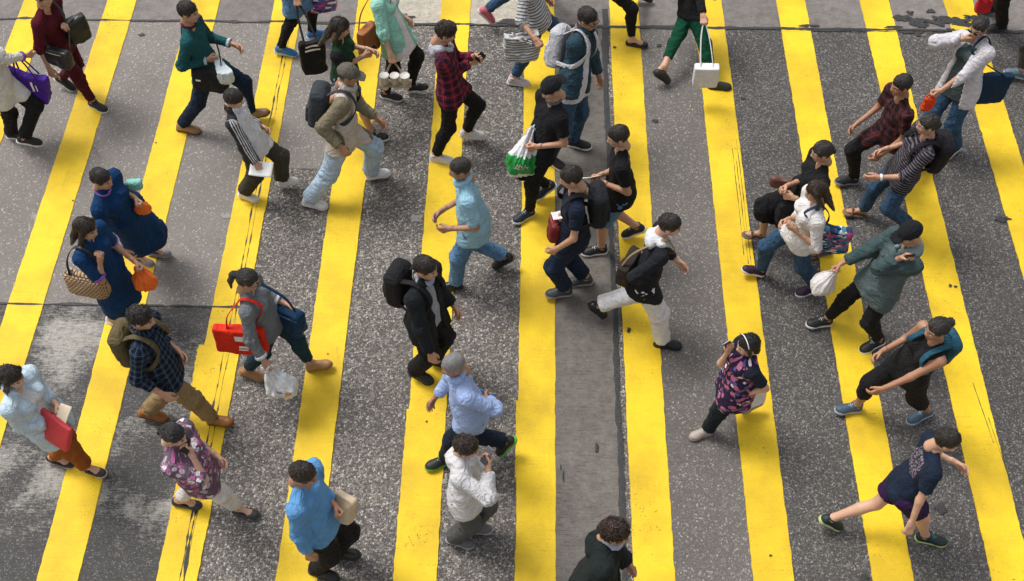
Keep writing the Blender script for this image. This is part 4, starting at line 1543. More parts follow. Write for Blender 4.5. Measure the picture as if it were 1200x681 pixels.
def phone(o, i, label, col=(.012, .012, .014), along='x', size=(.146, .072, .009)):
    c0, R = o['hand'][i]
    k = o['k']
    x, y, z = R.T
    c = o['wri'][i] + R @ (np.array([.098, .012, -.032]) * k)
    lo = nrm(x * .8 + y * .6)
    sh = nrm(np.cross(z, lo))
    M = np.stack([lo, sh, z], 1)
    root = tag(empty('phone', c), label, 'phone', 'phones in hand')
    V, Q = surface([rbox((0, 0, 0), (size[0] / 2, size[1] / 2, size[2] / 2), .0044)], .006, .001)
    link('phone_case', quadmesh('phone_case', V @ M.T, Q, solid(col, .3, name='phone_case')), root)
    v, q = box_arrays((0, 0, size[2] / 2 + .0012), (size[0] / 2 - .006, size[1] / 2 - .005, .0006))
    link('screen', quadmesh('screen', v @ M.T, q, solid((.03, .035, .045), .08, var=.02, bump=0, name='phone_screen'), smooth=False), root)
    return root

def paper(c, w, h, label, yaw, tilt, col=(.78, .77, .74), name='paper_sheet', cat='paper', thick=.004, roll=0, group='papers in hand'):
    a = math.radians(yaw)
    X_ = np.array([math.cos(a), math.sin(a), 0]); Y_ = np.array([-X_[1], X_[0], 0])
    R = np.stack([X_, Y_, UP], 1) @ rotm((1, 0, 0), math.radians(tilt)) @ rotm((0, 1, 0), math.radians(roll))
    n = 9
    g = [(i / (n - 1) - .5, j / (n - 1) - .5) for i in range(n) for j in range(n)]
    V = np.array([(x * w, y * h, .18 * w * (x * x) + .02 * math.sin(5 * y + 3 * x) * h) for x, y in g])
    V2 = V + np.array([0, 0, -thick])
    Q = [(i * n + j, (i + 1) * n + j, (i + 1) * n + j + 1, i * n + j + 1) for i in range(n - 1) for j in range(n - 1)]
    m = n * n
    Q += [tuple(m + t for t in q[::-1]) for q in Q]
    for i in range(n - 1):
        Q += [(i * n, m + i * n, m + (i + 1) * n, (i + 1) * n), (i * n + n - 1, (i + 1) * n + n - 1, m + (i + 1) * n + n - 1, m + i * n + n - 1),
              (i, i + 1, m + i + 1, m + i), ((n - 1) * n + i, m + (n - 1) * n + i, m + (n - 1) * n + i + 1, (n - 1) * n + i + 1)]
    me = quadmesh(name, np.concatenate([V, V2]) @ R.T, np.array(Q), solid(col, .75, name='paper', var=.05, scale=14))
    o = link(name, me)
    o.location = Vector(c)
    return tag(o, label, cat, group)

def knot_bag(c, apex, size, label, mat, seed, name='plastic_bag', band=None, cat='bag', noise=.03, prints=None):
    """thin carrier bag, gathered where the hand holds it"""
    w, h, d = size
    c = np.asarray(c, float); ap = np.asarray(apex, float)
    p = [ell((0, 0, -h * .10), (w * .5, d * .5, h * .42)), rbox((0, 0, -h * .25), (w * .44, d * .40, h * .20), .04), rc((0, 0, h * .1), (0, 0, h * .5), w * .26, .022)]
    V, Q = surface(p, .0095, .014)
    N = vnormals(V, Q)
    az = np.arctan2(V[:, 1], V[:, 0])
    t = np.clip(V[:, 2] / h + .5, 0, 1)
    pl = vnoise(np.stack([np.cos(az) * 4 + seed, np.sin(az) * 4, t * 2], 1))
    V = V + N * (pl * noise * (.4 + t) + vnoise(V * 22 + seed) * noise * .45 + vnoise(V * 48 + seed) * noise * .2)[:, None]
    base = c - UP * h / 2
    top = ap - c - UP * h * .5
    V = V + np.clip(t - .55, 0, 1)[:, None] * 2.2 * top
    root = bagroot(name, label, cat, base)
    mats, mi = [mat], np.zeros(len(Q), int)
    if band is not None:
        mats.append(band)
        zc = V[Q].mean(1)[:, 2] / h
        mi[(zc > -.34) & (zc < .16)] = 1
    link('bag_body', quadmesh('bag_body', V + c - base, Q, mats, mi, gco=V), root)
    for s in (1, -1):
        a = c + UP * h * .40 + top * .8 + np.array([s * .04, 0, 0])
        v, q = ribbon([a, (a + ap) / 2 + np.array([s * .02, 0, 0]), ap, ap + np.array([-s * .02, 0, -.02])], .022, .006, (0, 1, 0), samples=4)
        link('handle', quadmesh('handle', v - base, q, mat), root)
    if prints:
        for pm, items in prints:
            for (x, z, pw_, ph, sl) in items:
                vv = []
                n = 5
                for i in range(n):
                    for j in range(3):
                        xx = x + (i / (n - 1) - .5) * pw_ + sl * (j / 2 - .5) * ph; zz = z + (j / 2 - .5) * ph
                        k_ = np.argmin((V[:, 0] - xx) ** 2 + (V[:, 2] - zz) ** 2 + (V[:, 1] > 0) * 1.0)
                        vv.append((xx, V[k_, 1] - .006, zz))
                qq = [(i * 3 + j, i * 3 + j + 1, (i + 1) * 3 + j + 1, (i + 1) * 3 + j)[::-1] for i in range(n - 1) for j in range(2)]
                link('print', quadmesh('print', np.array(vv) + c - base, np.array(qq), pm), root)
    return root

# ------------------------------------------------------------------ the walkers
BLK = (.014, .014, .015); BLK2 = (.022, .022, .024)
NAVY = (.012, .020, .050); WHT = (.74, .73, .71); GREY = (.20, .20, .205)
SOLEW = (.66, .65, .62); SOLEB = (.03, .03, .03)
JEAN = lambda: cloth((.020, .050, .105), 'denim', (.050, .105, .19))
JEANB = lambda: cloth((.07, .16, .30), 'denim', (.13, .25, .42))
DKJEAN = lambda: cloth((.008, .016, .036), 'denim', (.016, .030, .06))
PALEJ = lambda: cloth((.36, .45, .56), 'denim', (.50, .58, .66))
def tr(mat, o0=.014, o1=.018, end=1.96, **k): return dict(mat=mat, o0=o0, o1=o1, end=end, **k)
def tp(mat, sleeve=.62, **k): return dict(mat=mat, sleeve=sleeve, **k)
SWF = ('loc', .22, .05, -.44); SWB = ('loc', -.20, .06, -.46); DOWN = ('loc', .04, .05, -.51)
sneak = lambda c, s=SOLEW, c2=(.6, .6, .58): ('sneaker', c, s, c2)

person('maroon', 'person all in maroon with a black bag across the front, at the top left', sex='f', k=.955, dir=-22, head=(50, -4), fl=(76, 101), fr=(114, 124),
       hl=('px', 76, 30, 1.14), gl='grip', hr=('loc', .02, .10, -.50), look=(0, 10), skin=S_MID, hair=('tied', BLACKHAIR),
       tops=[tp(cloth((.085, .010, .017)), 1.25, hem=.16, vneck=.12, loose=.01)], bottom=tr(cloth((.075, .010, .016)), .008, .008, 1.9), shoes=sneak((.012, .012, .013), SOLEW, (.012, .012, .013)))
person('purplebag', 'person in white shirt and black trousers at the left edge beside the purple bag', sex='f', k=.96, dir=2, head=(-20, 38), fl=(34, 168, .07, 20), fr=(20, 158),
       hr=('px', 38, 64, .98), hl=SWB, tops=[tp(cloth((.62, .60, .56)), 1.8, hem=.22, loose=.03, cuff=(.22, .10, .45))], bottom=tr(cloth(BLK), .012, .022), hair=('bob', BLACKHAIR), shoes=sneak(BLK, SOLEW, BLK))
person('teal', 'person in dark teal sweater and navy jeans with tan shoes and a dark bag', k=1.01, dir=-4, head=(221, 14), fl=(303, 136, .03, -18), fr=(220, 151, 0, 4),
       hr=('px', 243, 70, 1.02), gr='grip', hl=('loc', .30, .02, -.34), look=(-8, 8), tops=[tp(cloth((.010, .070, .078), 'heather', (.014, .085, .095)), 1.9, hem=.12, cuff=(.45, .55, .62), neckband=(.10, .010, .022))],
       bottom=tr(DKJEAN(), .012, .018), hair=('short', BLACKHAIR), shoes=('leather', (.30, .17, .07), (.10, .06, .03), (.26, .15, .06)))
person('boy', 'small person in white and black track jacket carrying a white tablet', k=.83, dir=-6, head=(274, 116), headk=1.12, fl=(338, 214, .05, -16), fr=(290, 231), adult=False,
       hr=('px', 300, 192, .72), gr='grip', hl=('loc', .18, .04, -.42), look=(0, 16), skin=S_FAIR, hair=('bowl', BLACKHAIR),
       tops=[tp(cloth((.62, .62, .64), 'panel', (.03, .032, .036), (.55, .55, .57)), 1.95, hem=.18, collar=1.2, loose=.02, off=.020)], bottom=tr(cloth((.050, .046, .034)), .02, .04, 1.9), shoes=sneak((.70, .69, .67), (.7, .69, .66)))
person('cap', 'person in beige and olive jacket, pale wide jeans and khaki cap, stepping right', k=1.0, dir=-4, head=(408, 88), lean=.22, build=1.08, fl=(443, 206), fr=(368, 239, 0, 6),
       hr=('px', 398, 172, .92), hl=('loc', .22, .02, -.40), look=(0, 18), skin=S_TAN, hair=('crop', (.05, .045, .04)), cap=((.115, .105, .085), True),
       tops=[tp(cloth((.52, .46, .40), 'sleeves', (.19, .165, .11)), 1.9, hem=.16, off=.024, loose=.03, collar=1.2, amp=.013)], bottom=tr(cloth((.33, .45, .60), 'denim', (.46, .57, .69)), .022, .036, 1.97, amp=.012), shoes=sneak((.66, .66, .65), (.70, .69, .66)))
person('greentop', 'person in dark green top, denim shorts and black canvas shoes behind the khaki cap', sex='f', k=.94, dir=-6, head=(399, 32), fl=(386, 128, .06, 30), fr=(442, 160, 0, -6),
       hr=('px', 426, 66, 1.02), gr='phone', hl=('px', 432, 58, 1.05), look=(0, 20), skin=S_MID, hair=('long', (.022, .015, .011)),
       tops=[tp(cloth((.012, .040, .018), 'sleeves', (.016, .014, .018)), 1.3, hem=.12, loose=.02)], bottom=tr(JEANB(), .016, .022, .55, name='shorts'), shoes=sneak(BLK, SOLEW, (.6, .6, .58)))
person('leggings', 'person in denim skirt, black leggings and bright blue trainers, cut off by the top edge', sex='f', k=.96, dir=4, head=(338, -92), fl=(372, 40, .05), fr=(334, 62),
       hr=('px', 352, 26, .78), gr='grip', tops=[tp(cloth((.03, .035, .05)), .6, hem=.1)], skirt=dict(mat=JEANB(), hem=.60, flare=.12), bottom=tr(cloth(BLK), .006, .006, 1.98, name='leggings'),
       hair=('ponytail', BLACKHAIR), shoes=sneak((.03, .16, .42), (.45, .55, .66), (.10, .30, .55)))
person('mint', 'person in mint green jacket over white blouse holding paper cups, at the top', sex='f', k=.96, dir=-10, head=(447, -26), fl=(489, 104, .04, -10), fr=(458, 112),
       hr=('px', 459, 70, .80), gr='grip', hl=('loc', .16, .05, -.45), skin=S_FAIR, hair=('long', BLACKHAIR),
       tops=[tp(cloth((.70, .68, .70)), 1.2, hem=.26, loose=.03), tp(cloth((.30, .60, .50)), 1.35, hem=.24, loose=.0, open=(.07, .05), name='jacket')], bottom=tr(cloth(BLK), .010, .012, 1.9), shoes=sneak(BLK, SOLEW, (.65, .65, .63)))
person('plaidhood', 'person in red and navy plaid hooded jacket looking at a phone', k=.985, dir=-4, head=(523, 38), fl=(552, 158, .06, 6), fr=(517, 186),
       hr=('px', 551, 74, 1.10), gr='phone', hl=('px', 556, 66, 1.16), gl='phone', look=(0, 26), skin=S_MID, hair=('messy', (.022, .014, .010)),
       tops=[tp(cloth((.17, .012, .025), 'plaid', (.010, .010, .025), (.28, .05, .08), per=.085), 1.9, hem=.14, off=.022, loose=.01, amp=.011), tp(cloth((.36, .37, .42), 'heather', (.44, .45, .50)), .0, only=True, off=.010, hood=True, name='hood')],
       bottom=tr(cloth(BLK), .010, .014, 1.92), shoes=sneak((.62, .60, .58), (.66, .64, .60), (.42, .05, .02)))
person('pinkshoe', 'person in navy jeans with pink shoes, mostly above the top edge', sex='f', k=.97, dir=6, head=(650, -112), fl=(632, -14), fr=(568, 24, .08, 48),
       hl=SWB, hr=SWF, tops=[tp(cloth((.05, .05, .07)), 1.9)], bottom=tr(JEAN(), .010, .014, 1.94), hair=('long', BLACKHAIR), shoes=sneak((.48, .10, .16), (.6, .5, .5), (.5, .2, .25)))
person('zigzag', 'person in grey and white striped top with jeans and speckled white trainers', sex='f', k=.95, dir=0, head=(616, -40), fl=(662, 70, .03), fr=(607, 96, 0, 4),
       hr=('px', 627, 46, .95), gr='grip', hl=SWF, tops=[tp(cloth((.55, .54, .55), 'stripe', (.12, .12, .13), per=.034), 1.2, hem=.14, loose=.02)], bottom=tr(JEAN(), .010, .014, 1.86), hair=('long', (.03, .018, .012)), shoes=sneak((.55, .50, .54), SOLEW, (.05, .04, .09)))
person('denimman', 'person in dark denim jacket over white striped shirt with a pale backpack', k=1.03, dir=-28, head=(689, 22), build=1.04, fl=(678, 170, 0, -8), fr=(648, 190, 0, 10),
       hl=('loc', .10, .06, -.50), hr=('px', 688, 98, .80), look=(-6, 14), glasses=True, skin=S_TAN, hair=('short', BLACKHAIR),
       tops=[tp(cloth((.62, .62, .66), 'vstripe', (.48, .48, .55), per=.03), 1.9, hem=.16), tp(cloth((.020, .045, .065), 'denim', (.035, .07, .095)), 1.85, hem=.10, open=(.085, .045), collar=1.2, name='jacket', off=.016)], bottom=tr(JEAN(), .016, .022), shoes=sneak(BLK, SOLEW, BLK))
person('greenbag', 'person all in black with a black cap and a green and white carrier bag', k=1.0, dir=212, head=(646, 104), fl=(614, 254, 0, -8), fr=(640, 226, .05, 26),
       hl=('px', 630, 172, 1.04), gl='grip', pl=(-.8, .5, -.1), hr=('loc', .12, .03, -.46), look=(0, 22), skin=S_MID, hair=('crop', BLACKHAIR), cap=((.014, .015, .017), True, True),
       tops=[tp(cloth((.013, .013, .015), 'print', (.30, .32, .34), per=.33), .66, hem=.14, loose=.015, neckband=(.10, .12, .14))], bottom=tr(cloth(BLK), .010, .010, 1.94), shoes=sneak((.012, .018, .035), (.6, .6, .58), (.4, .4, .42)))
person('flats', 'person in black trousers and black flat shoes, cut off by the top edge', sex='f', k=.95, dir=-8, head=(700, -78), fl=(752, -2, .04, 20), fr=(746, 51, 0, -6),
       tops=[tp(cloth(BLK), 1.9, hem=.1)], bottom=tr(cloth(BLK), .008, .008, 1.86), hair=('long', BLACKHAIR), skin=S_FAIR, hl=SWB, hr=SWF, shoes=('flat', BLK, (.03, .03, .03), BLK))
person('greenpants', 'person in dark green trousers and black jumper with white shopping bag, at the top', k=.97, dir=0, head=(822, -66), fl=(773, 95, .03, 42), fr=(843, 101, 0, -4),
       hr=('px', 829, 66, .62), gr='grip', hl=('px', 855, 18, .95), tops=[tp(cloth(BLK), 1.9, hem=.14, loose=.02)], bottom=tr(cloth((.006, .060, .032)), .012, .012, 1.78), skin=S_FAIR, hair=('short', BLACKHAIR), shoes=('clog', (.024, .024, .022), (.03, .03, .03), BLK))
person('blacktee', 'person in black T-shirt and denim shorts holding a white paper, facing left', k=.98, dir=184, head=(724, 160), fl=(697, 294, 0, -4), fr=(744, 275, .03, 30),
       hl=('px', 706, 214, 1.08), gl='pinch', hr=('px', 702, 206, 1.10), gr='pinch', look=(10, 14), skin=S_MID, hair=('short', BLACKHAIR),
       tops=[tp(cloth((.012, .012, .013), 'print', (.20, .20, .21), per=.32), .66, hem=.14, loose=.015)], bottom=tr(JEANB(), .024, .034, .96, name='shorts'), shoes=sneak(BLK, SOLEW, (.6, .6, .58)))
person('navytee', 'person in navy T-shirt and dark jeans with a maroon bag, facing left', k=1.0, dir=188, head=(669, 208), build=1.05, fl=(655, 344, .02, -10), fr=(680, 330, 0, 6),
       hl=('px', 652, 292, .88), hr=('px', 664, 246, 1.10), gr='phone', look=(0, 20), skin=S_MID, hair=('short', BLACKHAIR), pl=(-.5, .7, -.4),
       tops=[tp(cloth((.012, .018, .035)), .62, hem=.14, loose=.02)], bottom=tr(DKJEAN(), .020, .030, 1.85), shoes=sneak((.05, .055, .06), (.3, .28, .26), (.6, .6, .58)))
person('whitepants', 'person in white trousers and black top striding right in black leather shoes', k=.99, dir=-2, head=(785, 264), fl=(697, 369, .05, 50), fr=(782, 403, 0, 0),
       hr=('px', 752, 330, .96), gr='grip', hl=('loc', .20, .02, -.40), look=(-10, 16), skin=S_FAIR, hair=('short', BLACKHAIR),
       tops=[tp(cloth((.014, .016, .020)), 1.8, hem=.16, loose=.02), tp(cloth((.62, .63, .66)), .0, only=True, off=.008, hood=True, name='scarf')], bottom=tr(cloth((.66, .66, .67)), .022, .034, 1.95, amp=.012), shoes=('leather', (.010, .012, .013), (.02, .02, .02), BLK))
person('blackskirt', 'person in black top and black skirt beside the white-shirted one', sex='f', k=.95, dir=186, lean=.09, head=(963, 178), fl=(962, 296, 0, 8), fr=(884, 277, .06, -14),
       hl=('px', 930, 232, 1.02), gl='grip', hr=('px', 922, 218, 1.06), gr='grip', look=(0, 14), skin=S_MID, hair=('tied', (.016, .012, .010)),
       tops=[tp(cloth(BLK), 1.4, hem=.1, loose=.02, vneck=.1)], skirt=dict(mat=cloth((.011, .011, .012)), hem=.44, flare=.13), shoes=('sandal', (.10, .06, .04), (.14, .10, .08), BLK))
person('whiteshirt', 'person in white shirt, blue jeans and dark purple trainers', sex='f', k=.94, dir=188, lean=.09, head=(956, 224), fl=(948, 340, 0, 4), fr=(882, 320, .01, -22),
       hl=('px', 934, 272, 1.10), hr=('px', 922, 258, 1.08), look=(0, 14), skin=S_MID, hair=('long', (.035, .020, .013)),
       tops=[tp(cloth((.66, .64, .63)), 1.2, hem=.12, loose=.005)], bottom=tr(JEAN(), .010, .014, 1.92), shoes=sneak((.025, .008, .028), SOLEW, (.10, .05, .11)))
person('tealhood', 'person in grey-green hooded top and black trousers with black cap, hand to the ear', k=1.0, dir=200, lean=.09, head=(1066, 274), fl=(1023, 404, 0, 6), fr=(960, 379, 0, -10),
       hl=('px', 1056, 302, 1.40), gl='phone', hr=('px', 984, 310, .92), gr='grip', look=(0, 20), skin=S_MID, hair=('crop', BLACKHAIR), cap=((.012, .013, .015), True),
       tops=[tp(cloth((.085, .118, .122), 'sleeves', (.050, .082, .086)), 1.8, hem=.18, loose=.03, off=.024, amp=.013), tp(cloth((.20, .27, .28)), .0, only=True, off=.010, hood=True, name='hood')], bottom=tr(cloth(BLK), .008, .010, 1.86), shoes=sneak((.014, .015, .017), (.68, .67, .66), (.55, .56, .58)))
person('darkstripe', 'person in dark fine-striped top, jeans and brown sandals with a white watch, walking left', sex='f', k=.95, dir=184, lean=.09, head=(1087, 146), fl=(1062, 272, .03, 28), fr=(1002, 250, 0, -12),
       hl=('px', 1030, 208, 1.0), hr=('loc', .26, .02, -.34), look=(0, 8), skin=S_MID, hair=('tied', BLACKHAIR), watch=(0, (.75, .74, .72)),
       tops=[tp(cloth((.016, .017, .022), 'stripe', (.13, .11, .13), per=.026), 1.25, hem=.14, loose=.03)], bottom=tr(JEAN(), .014, .020, 1.88), shoes=('sandal', (.12, .05, .025), (.20, .13, .08), BLK))
person('maroonplaid', 'person in maroon and black patterned shirt with black trousers, walking left', k=.98, dir=198, lean=.09, head=(1056, 100), fl=(1082, 192, .03, 26), fr=(992, 213, 0, -12),
       hl=('loc', .16, .03, -.44), hr=('loc', .24, .03, -.38), look=(0, 10), skin=S_TAN, hair=('short', BLACKHAIR),
       tops=[tp(cloth((.085, .022, .022), 'plaid', (.012, .010, .014), (.12, .04, .05), per=.10), .7, hem=.16, loose=.03)], bottom=tr(cloth(BLK), .012, .014, 1.95), shoes=sneak((.014, .015, .02), (.20, .22, .26), BLK))
person('cardigan', 'person in pale cardigan over grey T-shirt with phone to the mouth and navy bag', sex='f', k=.98, dir=212, lean=.09, head=(1147, 32), fl=(1115, 178, 0, 8), fr=(1085, 170, .02, -8),
       hl=('px', 1103, 106, .98), gl='grip', hr=('px', 1128, 46, 1.40), gr='phone', pr=(-.1, .9, -.6), look=(12, 12), glasses=True, skin=S_MID, hair=('tied', BLACKHAIR),
       tops=[tp(cloth((.045, .065, .068)), .6, hem=.14, loose=.02), tp(cloth((.56, .54, .57)), 1.9, hem=.18, open=(.115, .07), off=.016, loose=.02, name='cardigan')], bottom=tr(JEAN(), .014, .020), shoes=sneak(BLK, SOLEW, BLK))
person('corner', 'person in black at the top right corner with a red item', k=1.0, dir=186, head=(1196, -82), fl=(1168, 32, 0, 0), fr=(1160, 12, .02, 10),
       hl=('px', 1152, -10, .86), gl='grip', tops=[tp(cloth(BLK), 1.9, hem=.16)], bottom=tr(cloth(BLK), .014, .020), shoes=sneak(BLK, (.05, .05, .05), BLK))
person('edgeshoe', 'person in blue-grey shoes entering from the right edge', k=.98, dir=182, head=(1262, -34), fl=(1240, 100, .02, 30), fr=(1189, 88, .02, -14),
       hl=SWF, hr=SWB, tops=[tp(cloth((.20, .21, .23)), .6)], bottom=tr(cloth((.05, .05, .06)), .014, .020, 1.8), skin=S_FAIR, shoes=sneak((.10, .15, .19), (.35, .38, .40), (.25, .30, .34)))
person('tank', 'person in black sleeveless top and black cropped trousers with bare arms, striding left', sex='f', k=.97, dir=198, lean=.09, head=(1098, 386), fl=(1079, 487, 0, 6), fr=(994, 480, 0, -12),
       hl=('px', 1030, 458, .86), hr=('loc', .28, .03, -.30), look=(0, 6), skin=S_TAN, hair=('bun', BLACKHAIR),
       tops=[tp(cloth(BLK), .02, hem=.14, loose=.02, vneck=.1)], bottom=tr(cloth((.013, .012, .014)), .016, .024, 1.5, amp=.010), shoes=sneak((.05, .085, .13), (.40, .45, .50), (.35, .40, .46)))
person('runner', 'person in navy T-shirt and purple-black shorts with bare legs and bright trainers', sex='m', k=.97, dir=-8, head=(1110, 516), lean=.26, fl=(970, 616, .02, 36), fr=(1091, 632, 0, -4),
       hr=('px', 1064, 622, .72), hl=('loc', .28, .03, -.28), gl='relaxed', look=(-10, 18), skin=S_FAIR, hair=('short', BLACKHAIR),
       tops=[tp(cloth((.012, .020, .040), 'print', (.30, .22, .24), per=.32), .62, hem=.07, loose=.0)], bottom=tr(cloth((.030, .012, .055)), .022, .030, .62, name='shorts', amp=.012), shoes=sneak((.012, .024, .028), (.42, .50, .20), (.015, .24, .27)))
person('floraldress', 'small person in navy and pink floral tunic with black trousers and hairband, facing left', sex='f', k=.85, dir=196, lean=.09, head=(876, 404), headk=1.06, fl=(822, 508, 0, -6), fr=(882, 478, .05, 36),
       hl=('px', 872, 462, .78), gl='grip', hr=('px', 853, 412, 1.20), gr='phone', pr=(-.1, .25, -1), look=(4, 10), skin=S_FAIR, hair=('bob', (.012, .011, .012)), band=(.70, .70, .72),
       tops=[tp(cloth((.014, .018, .032)), .7, hem=.1), tp(cloth((.022, .014, .04), 'floral', (.45, .14, .24), (.10, .08, .26), per=.05), .02, hem=.30, off=.014, loose=.04, name='tunic')], bottom=tr(cloth((.010, .016, .022)), .016, .022, 1.9), shoes=('clog', (.38, .32, .28), (.30, .25, .22), BLK))
person('suit', 'person in black jacket over grey-blue shirt with a black backpack, from behind', k=1.01, dir=-24, head=(499, 314), fl=(516, 424, 0, -4), fr=(492, 440, 0, 6),
       hr=('px', 506, 420, .80), hl=('loc', .14, .04, -.46), look=(0, 12), skin=S_MID, hair=('short', BLACKHAIR), watch=(1, (.45, .30, .05)),
       tops=[tp(cloth((.32, .34, .40)), .7, hem=.1, collar=1.1), tp(cloth((.013, .016, .018)), 1.92, hem=.22, open=(.05, .05), off=.016, collar=1.0, name='jacket')], bottom=tr(cloth(BLK), .020, .034), shoes=('leather', BLK, SOLEB, BLK))
person('blueshirt', 'person in light blue short-sleeved shirt and blue jeans walking left', k=1.0, dir=188, head=(539, 198), build=1.07, fl=(527, 336, 0, -2), fr=(592, 311, .02, 40),
       hl=('px', 527, 268, 1.0), hr=('px', 519, 246, 1.06), look=(6, 14), skin=S_TAN, hair=('crop', BLACKHAIR),
       tops=[tp(cloth((.26, .46, .58), 'heather', (.30, .50, .62)), .85, hem=.18, off=.020, loose=.025, collar=1.0)], bottom=tr(JEANB(), .016, .022), shoes=('leather', BLK, (.05, .05, .05), BLK))
person('greyhair', 'person in pale blue long-sleeved shirt and navy trousers, back foot kicked up', k=.98, dir=200, head=(531, 428), build=1.07, fl=(515, 543, 0, -10), fr=(596, 527, .05, 52),
       hl=('px', 574, 468, .98), gl='grip', hr=('loc', .16, .04, -.46), look=(4, 18), skin=S_TAN, hair=('thin', (.22, .22, .23)),
       tops=[tp(cloth((.30, .40, .66), 'heather', (.34, .44, .70)), 1.85, hem=.14, off=.020, loose=.02, collar=1.0)], bottom=tr(cloth((.012, .018, .032)), .016, .024), shoes=sneak((.016, .020, .018), (.12, .38, .06), (.20, .42, .10)))
person('whitehood', 'person in white hooded top and grey trousers with a hand at the face', sex='m', k=.90, dir=-8, head=(547, 524), fl=(560, 620, .02, -6), fr=(538, 634, 0, 4),
       hr=('px', 572, 548, 1.24), gr='phone', pr=(-.1, .9, -.6), hl=('loc', .12, .04, -.48), look=(-6, 14), skin=S_FAIR, hair=('messy', (.026, .017, .012)), headk=1.05,
       tops=[tp(cloth((.60, .59, .60)), 1.85, hem=.18, off=.024, loose=.03, hood=True, amp=.013)], bottom=tr(cloth((.085, .088, .095)), .022, .034), shoes=sneak((.12, .12, .13), (.40, .40, .40), (.3, .3, .3)))
person('bluesweater', 'person in bright blue sweater and black trousers carrying a brown paper bag', k=1.01, dir=-14, head=(356, 556), build=1.06, fl=(404, 650, .02, -10), fr=(378, 672, 0, 4),
       hr=('px', 361, 648, .82), hl=('px', 392, 592, 1.08), gl='grip', look=(0, 16), skin=S_TAN, hair=('short', (.022, .015, .012)),
       tops=[tp(cloth((.10, .27, .52), 'heather', (.12, .30, .55)), 1.8, hem=.14, off=.024, loose=.02, amp=.012)], bottom=tr(cloth(BLK), .018, .026), shoes=('leather', BLK, SOLEB, BLK))
person('purplefloral', 'person in purple and pink floral blouse and white trousers with a hand on the cheek', sex='f', k=.95, dir=-12, head=(204, 510), fl=(218, 590, 0, 10), fr=(287, 600, 0, -8),
       hr=('px', 224, 532, 1.30), gr='phone', pr=(.3, .6, -.9), hl=('loc', .16, .04, -.44), look=(0, 18), skin=S_FAIR, hair=('tied', (.012, .011, .012)),
       tops=[tp(cloth((.13, .09, .12), 'floral', (.48, .13, .32), (.46, .38, .44), per=.042), .95, hem=.26, off=.022, loose=.04)], bottom=tr(cloth((.66, .64, .62)), .012, .016, 1.85), shoes=('flat', (.035, .035, .038), (.05, .05, .05), BLK))
person('khaki', 'person in dark blue checked shirt and khaki trousers with olive backpack and brown boots', k=1.0, dir=-8, head=(166, 373), fl=(178, 489, 0, 22), fr=(258, 495, 0, -14),
       hr=('px', 190, 462, .88), hl=('px', 207, 410, .98), look=(0, 14), skin=S_MID, hair=('messy', BLACKHAIR),
       tops=[tp(cloth((.018, .035, .065), 'plaid', (.006, .009, .018), (.10, .15, .21), per=.06), 1.6, hem=.16, off=.016, loose=.02, collar=.9)], bottom=tr(cloth((.27, .19, .095)), .020, .026, 1.93, amp=.012), shoes=('leather', (.29, .11, .025), (.12, .06, .02), (.25, .10, .03)))
person('denimwoman', 'person in pale denim jacket and rust trousers holding a red bag', sex='f', k=.95, dir=-16, head=(14, 442), fl=(70, 541, 0, 14), fr=(110, 552, 0, -10),
       hr=('px', 62, 494, .98), gr='grip', hl=('px', 66, 474, 1.04), gl='grip', look=(-4, 14), skin=S_FAIR, hair=('long', BLACKHAIR),
       tops=[tp(cloth((.62, .61, .60)), .7, hem=.12), tp(cloth((.44, .56, .66), 'denim', (.52, .62, .70)), 1.75, hem=.24, off=.016, loose=.01, open=(.06, .045), collar=1.1, name='jacket', amp=.008)], bottom=tr(cloth((.28, .085, .018)), .014, .022, 1.88), shoes=('flat', (.03, .02, .02), (.4, .35, .3), BLK))
person('redtote', 'person in grey sweater and dark jeans, red tote on the shoulder', sex='f', k=.95, dir=-4, head=(291, 328), lean=.22, fl=(374, 430, .01, -16), fr=(294, 440, 0, 16),
       hr=('px', 310, 424, .80), gr='grip', hl=('loc', .22, .0, -.36), look=(0, 14), skin=S_MID, hair=('ponytail', BLACKHAIR), glasses=True,
       tops=[tp(cloth((.135, .145, .155), 'heather', (.17, .18, .19)), 1.75, hem=.12, off=.014, cuff=(.50, .54, .58))], bottom=tr(cloth((.012, .035, .050), 'denim', (.02, .05, .07)), .012, .014, 1.80), shoes=('leather', (.36, .19, .08), (.26, .16, .08), (.3, .16, .07)))
person('bluedressa', 'person in navy blue dress with purple collar, upper of the two', sex='f', k=.95, dir=-18, head=(119, 210), build=1.06, fl=(186, 296, .02, -8), fr=(166, 304, 0, 4),
       hl=('px', 158, 232, 1.06), gl='grip', hr=('loc', .14, .06, -.46), look=(0, 14), skin=S_MID, hair=('short', BLACKHAIR),
       tops=[tp(cloth((.008, .040, .120)), .9, hem=.10, off=.022, neckband=(.26, .10, .42), cuff=(.26, .10, .42))], skirt=dict(mat=cloth((.008, .038, .115)), hem=.36, flare=.13, name='dress_skirt'), shoes=('flat', (.20, .19, .20), (.3, .3, .3), BLK))
person('bluedressb', 'person in navy blue dress with a woven shoulder bag, lower of the two', sex='f', k=.95, dir=-18, head=(101, 268), fl=(154, 366, .0, -6), fr=(137, 378, 0, 4),
       hr=('px', 117, 304, 1.24), gr='grip', hl=('px', 157, 306, .88), gl='grip', look=(0, 14), skin=S_MID, hair=('long', (.026, .016, .012)),
       tops=[tp(cloth((.008, .042, .125)), .88, hem=.10, off=.020, cuff=(.28, .11, .44))], skirt=dict(mat=cloth((.008, .040, .120)), hem=.34, flare=.12, name='dress_skirt'), shoes=('flat', (.62, .60, .58), (.6, .58, .55), BLK))
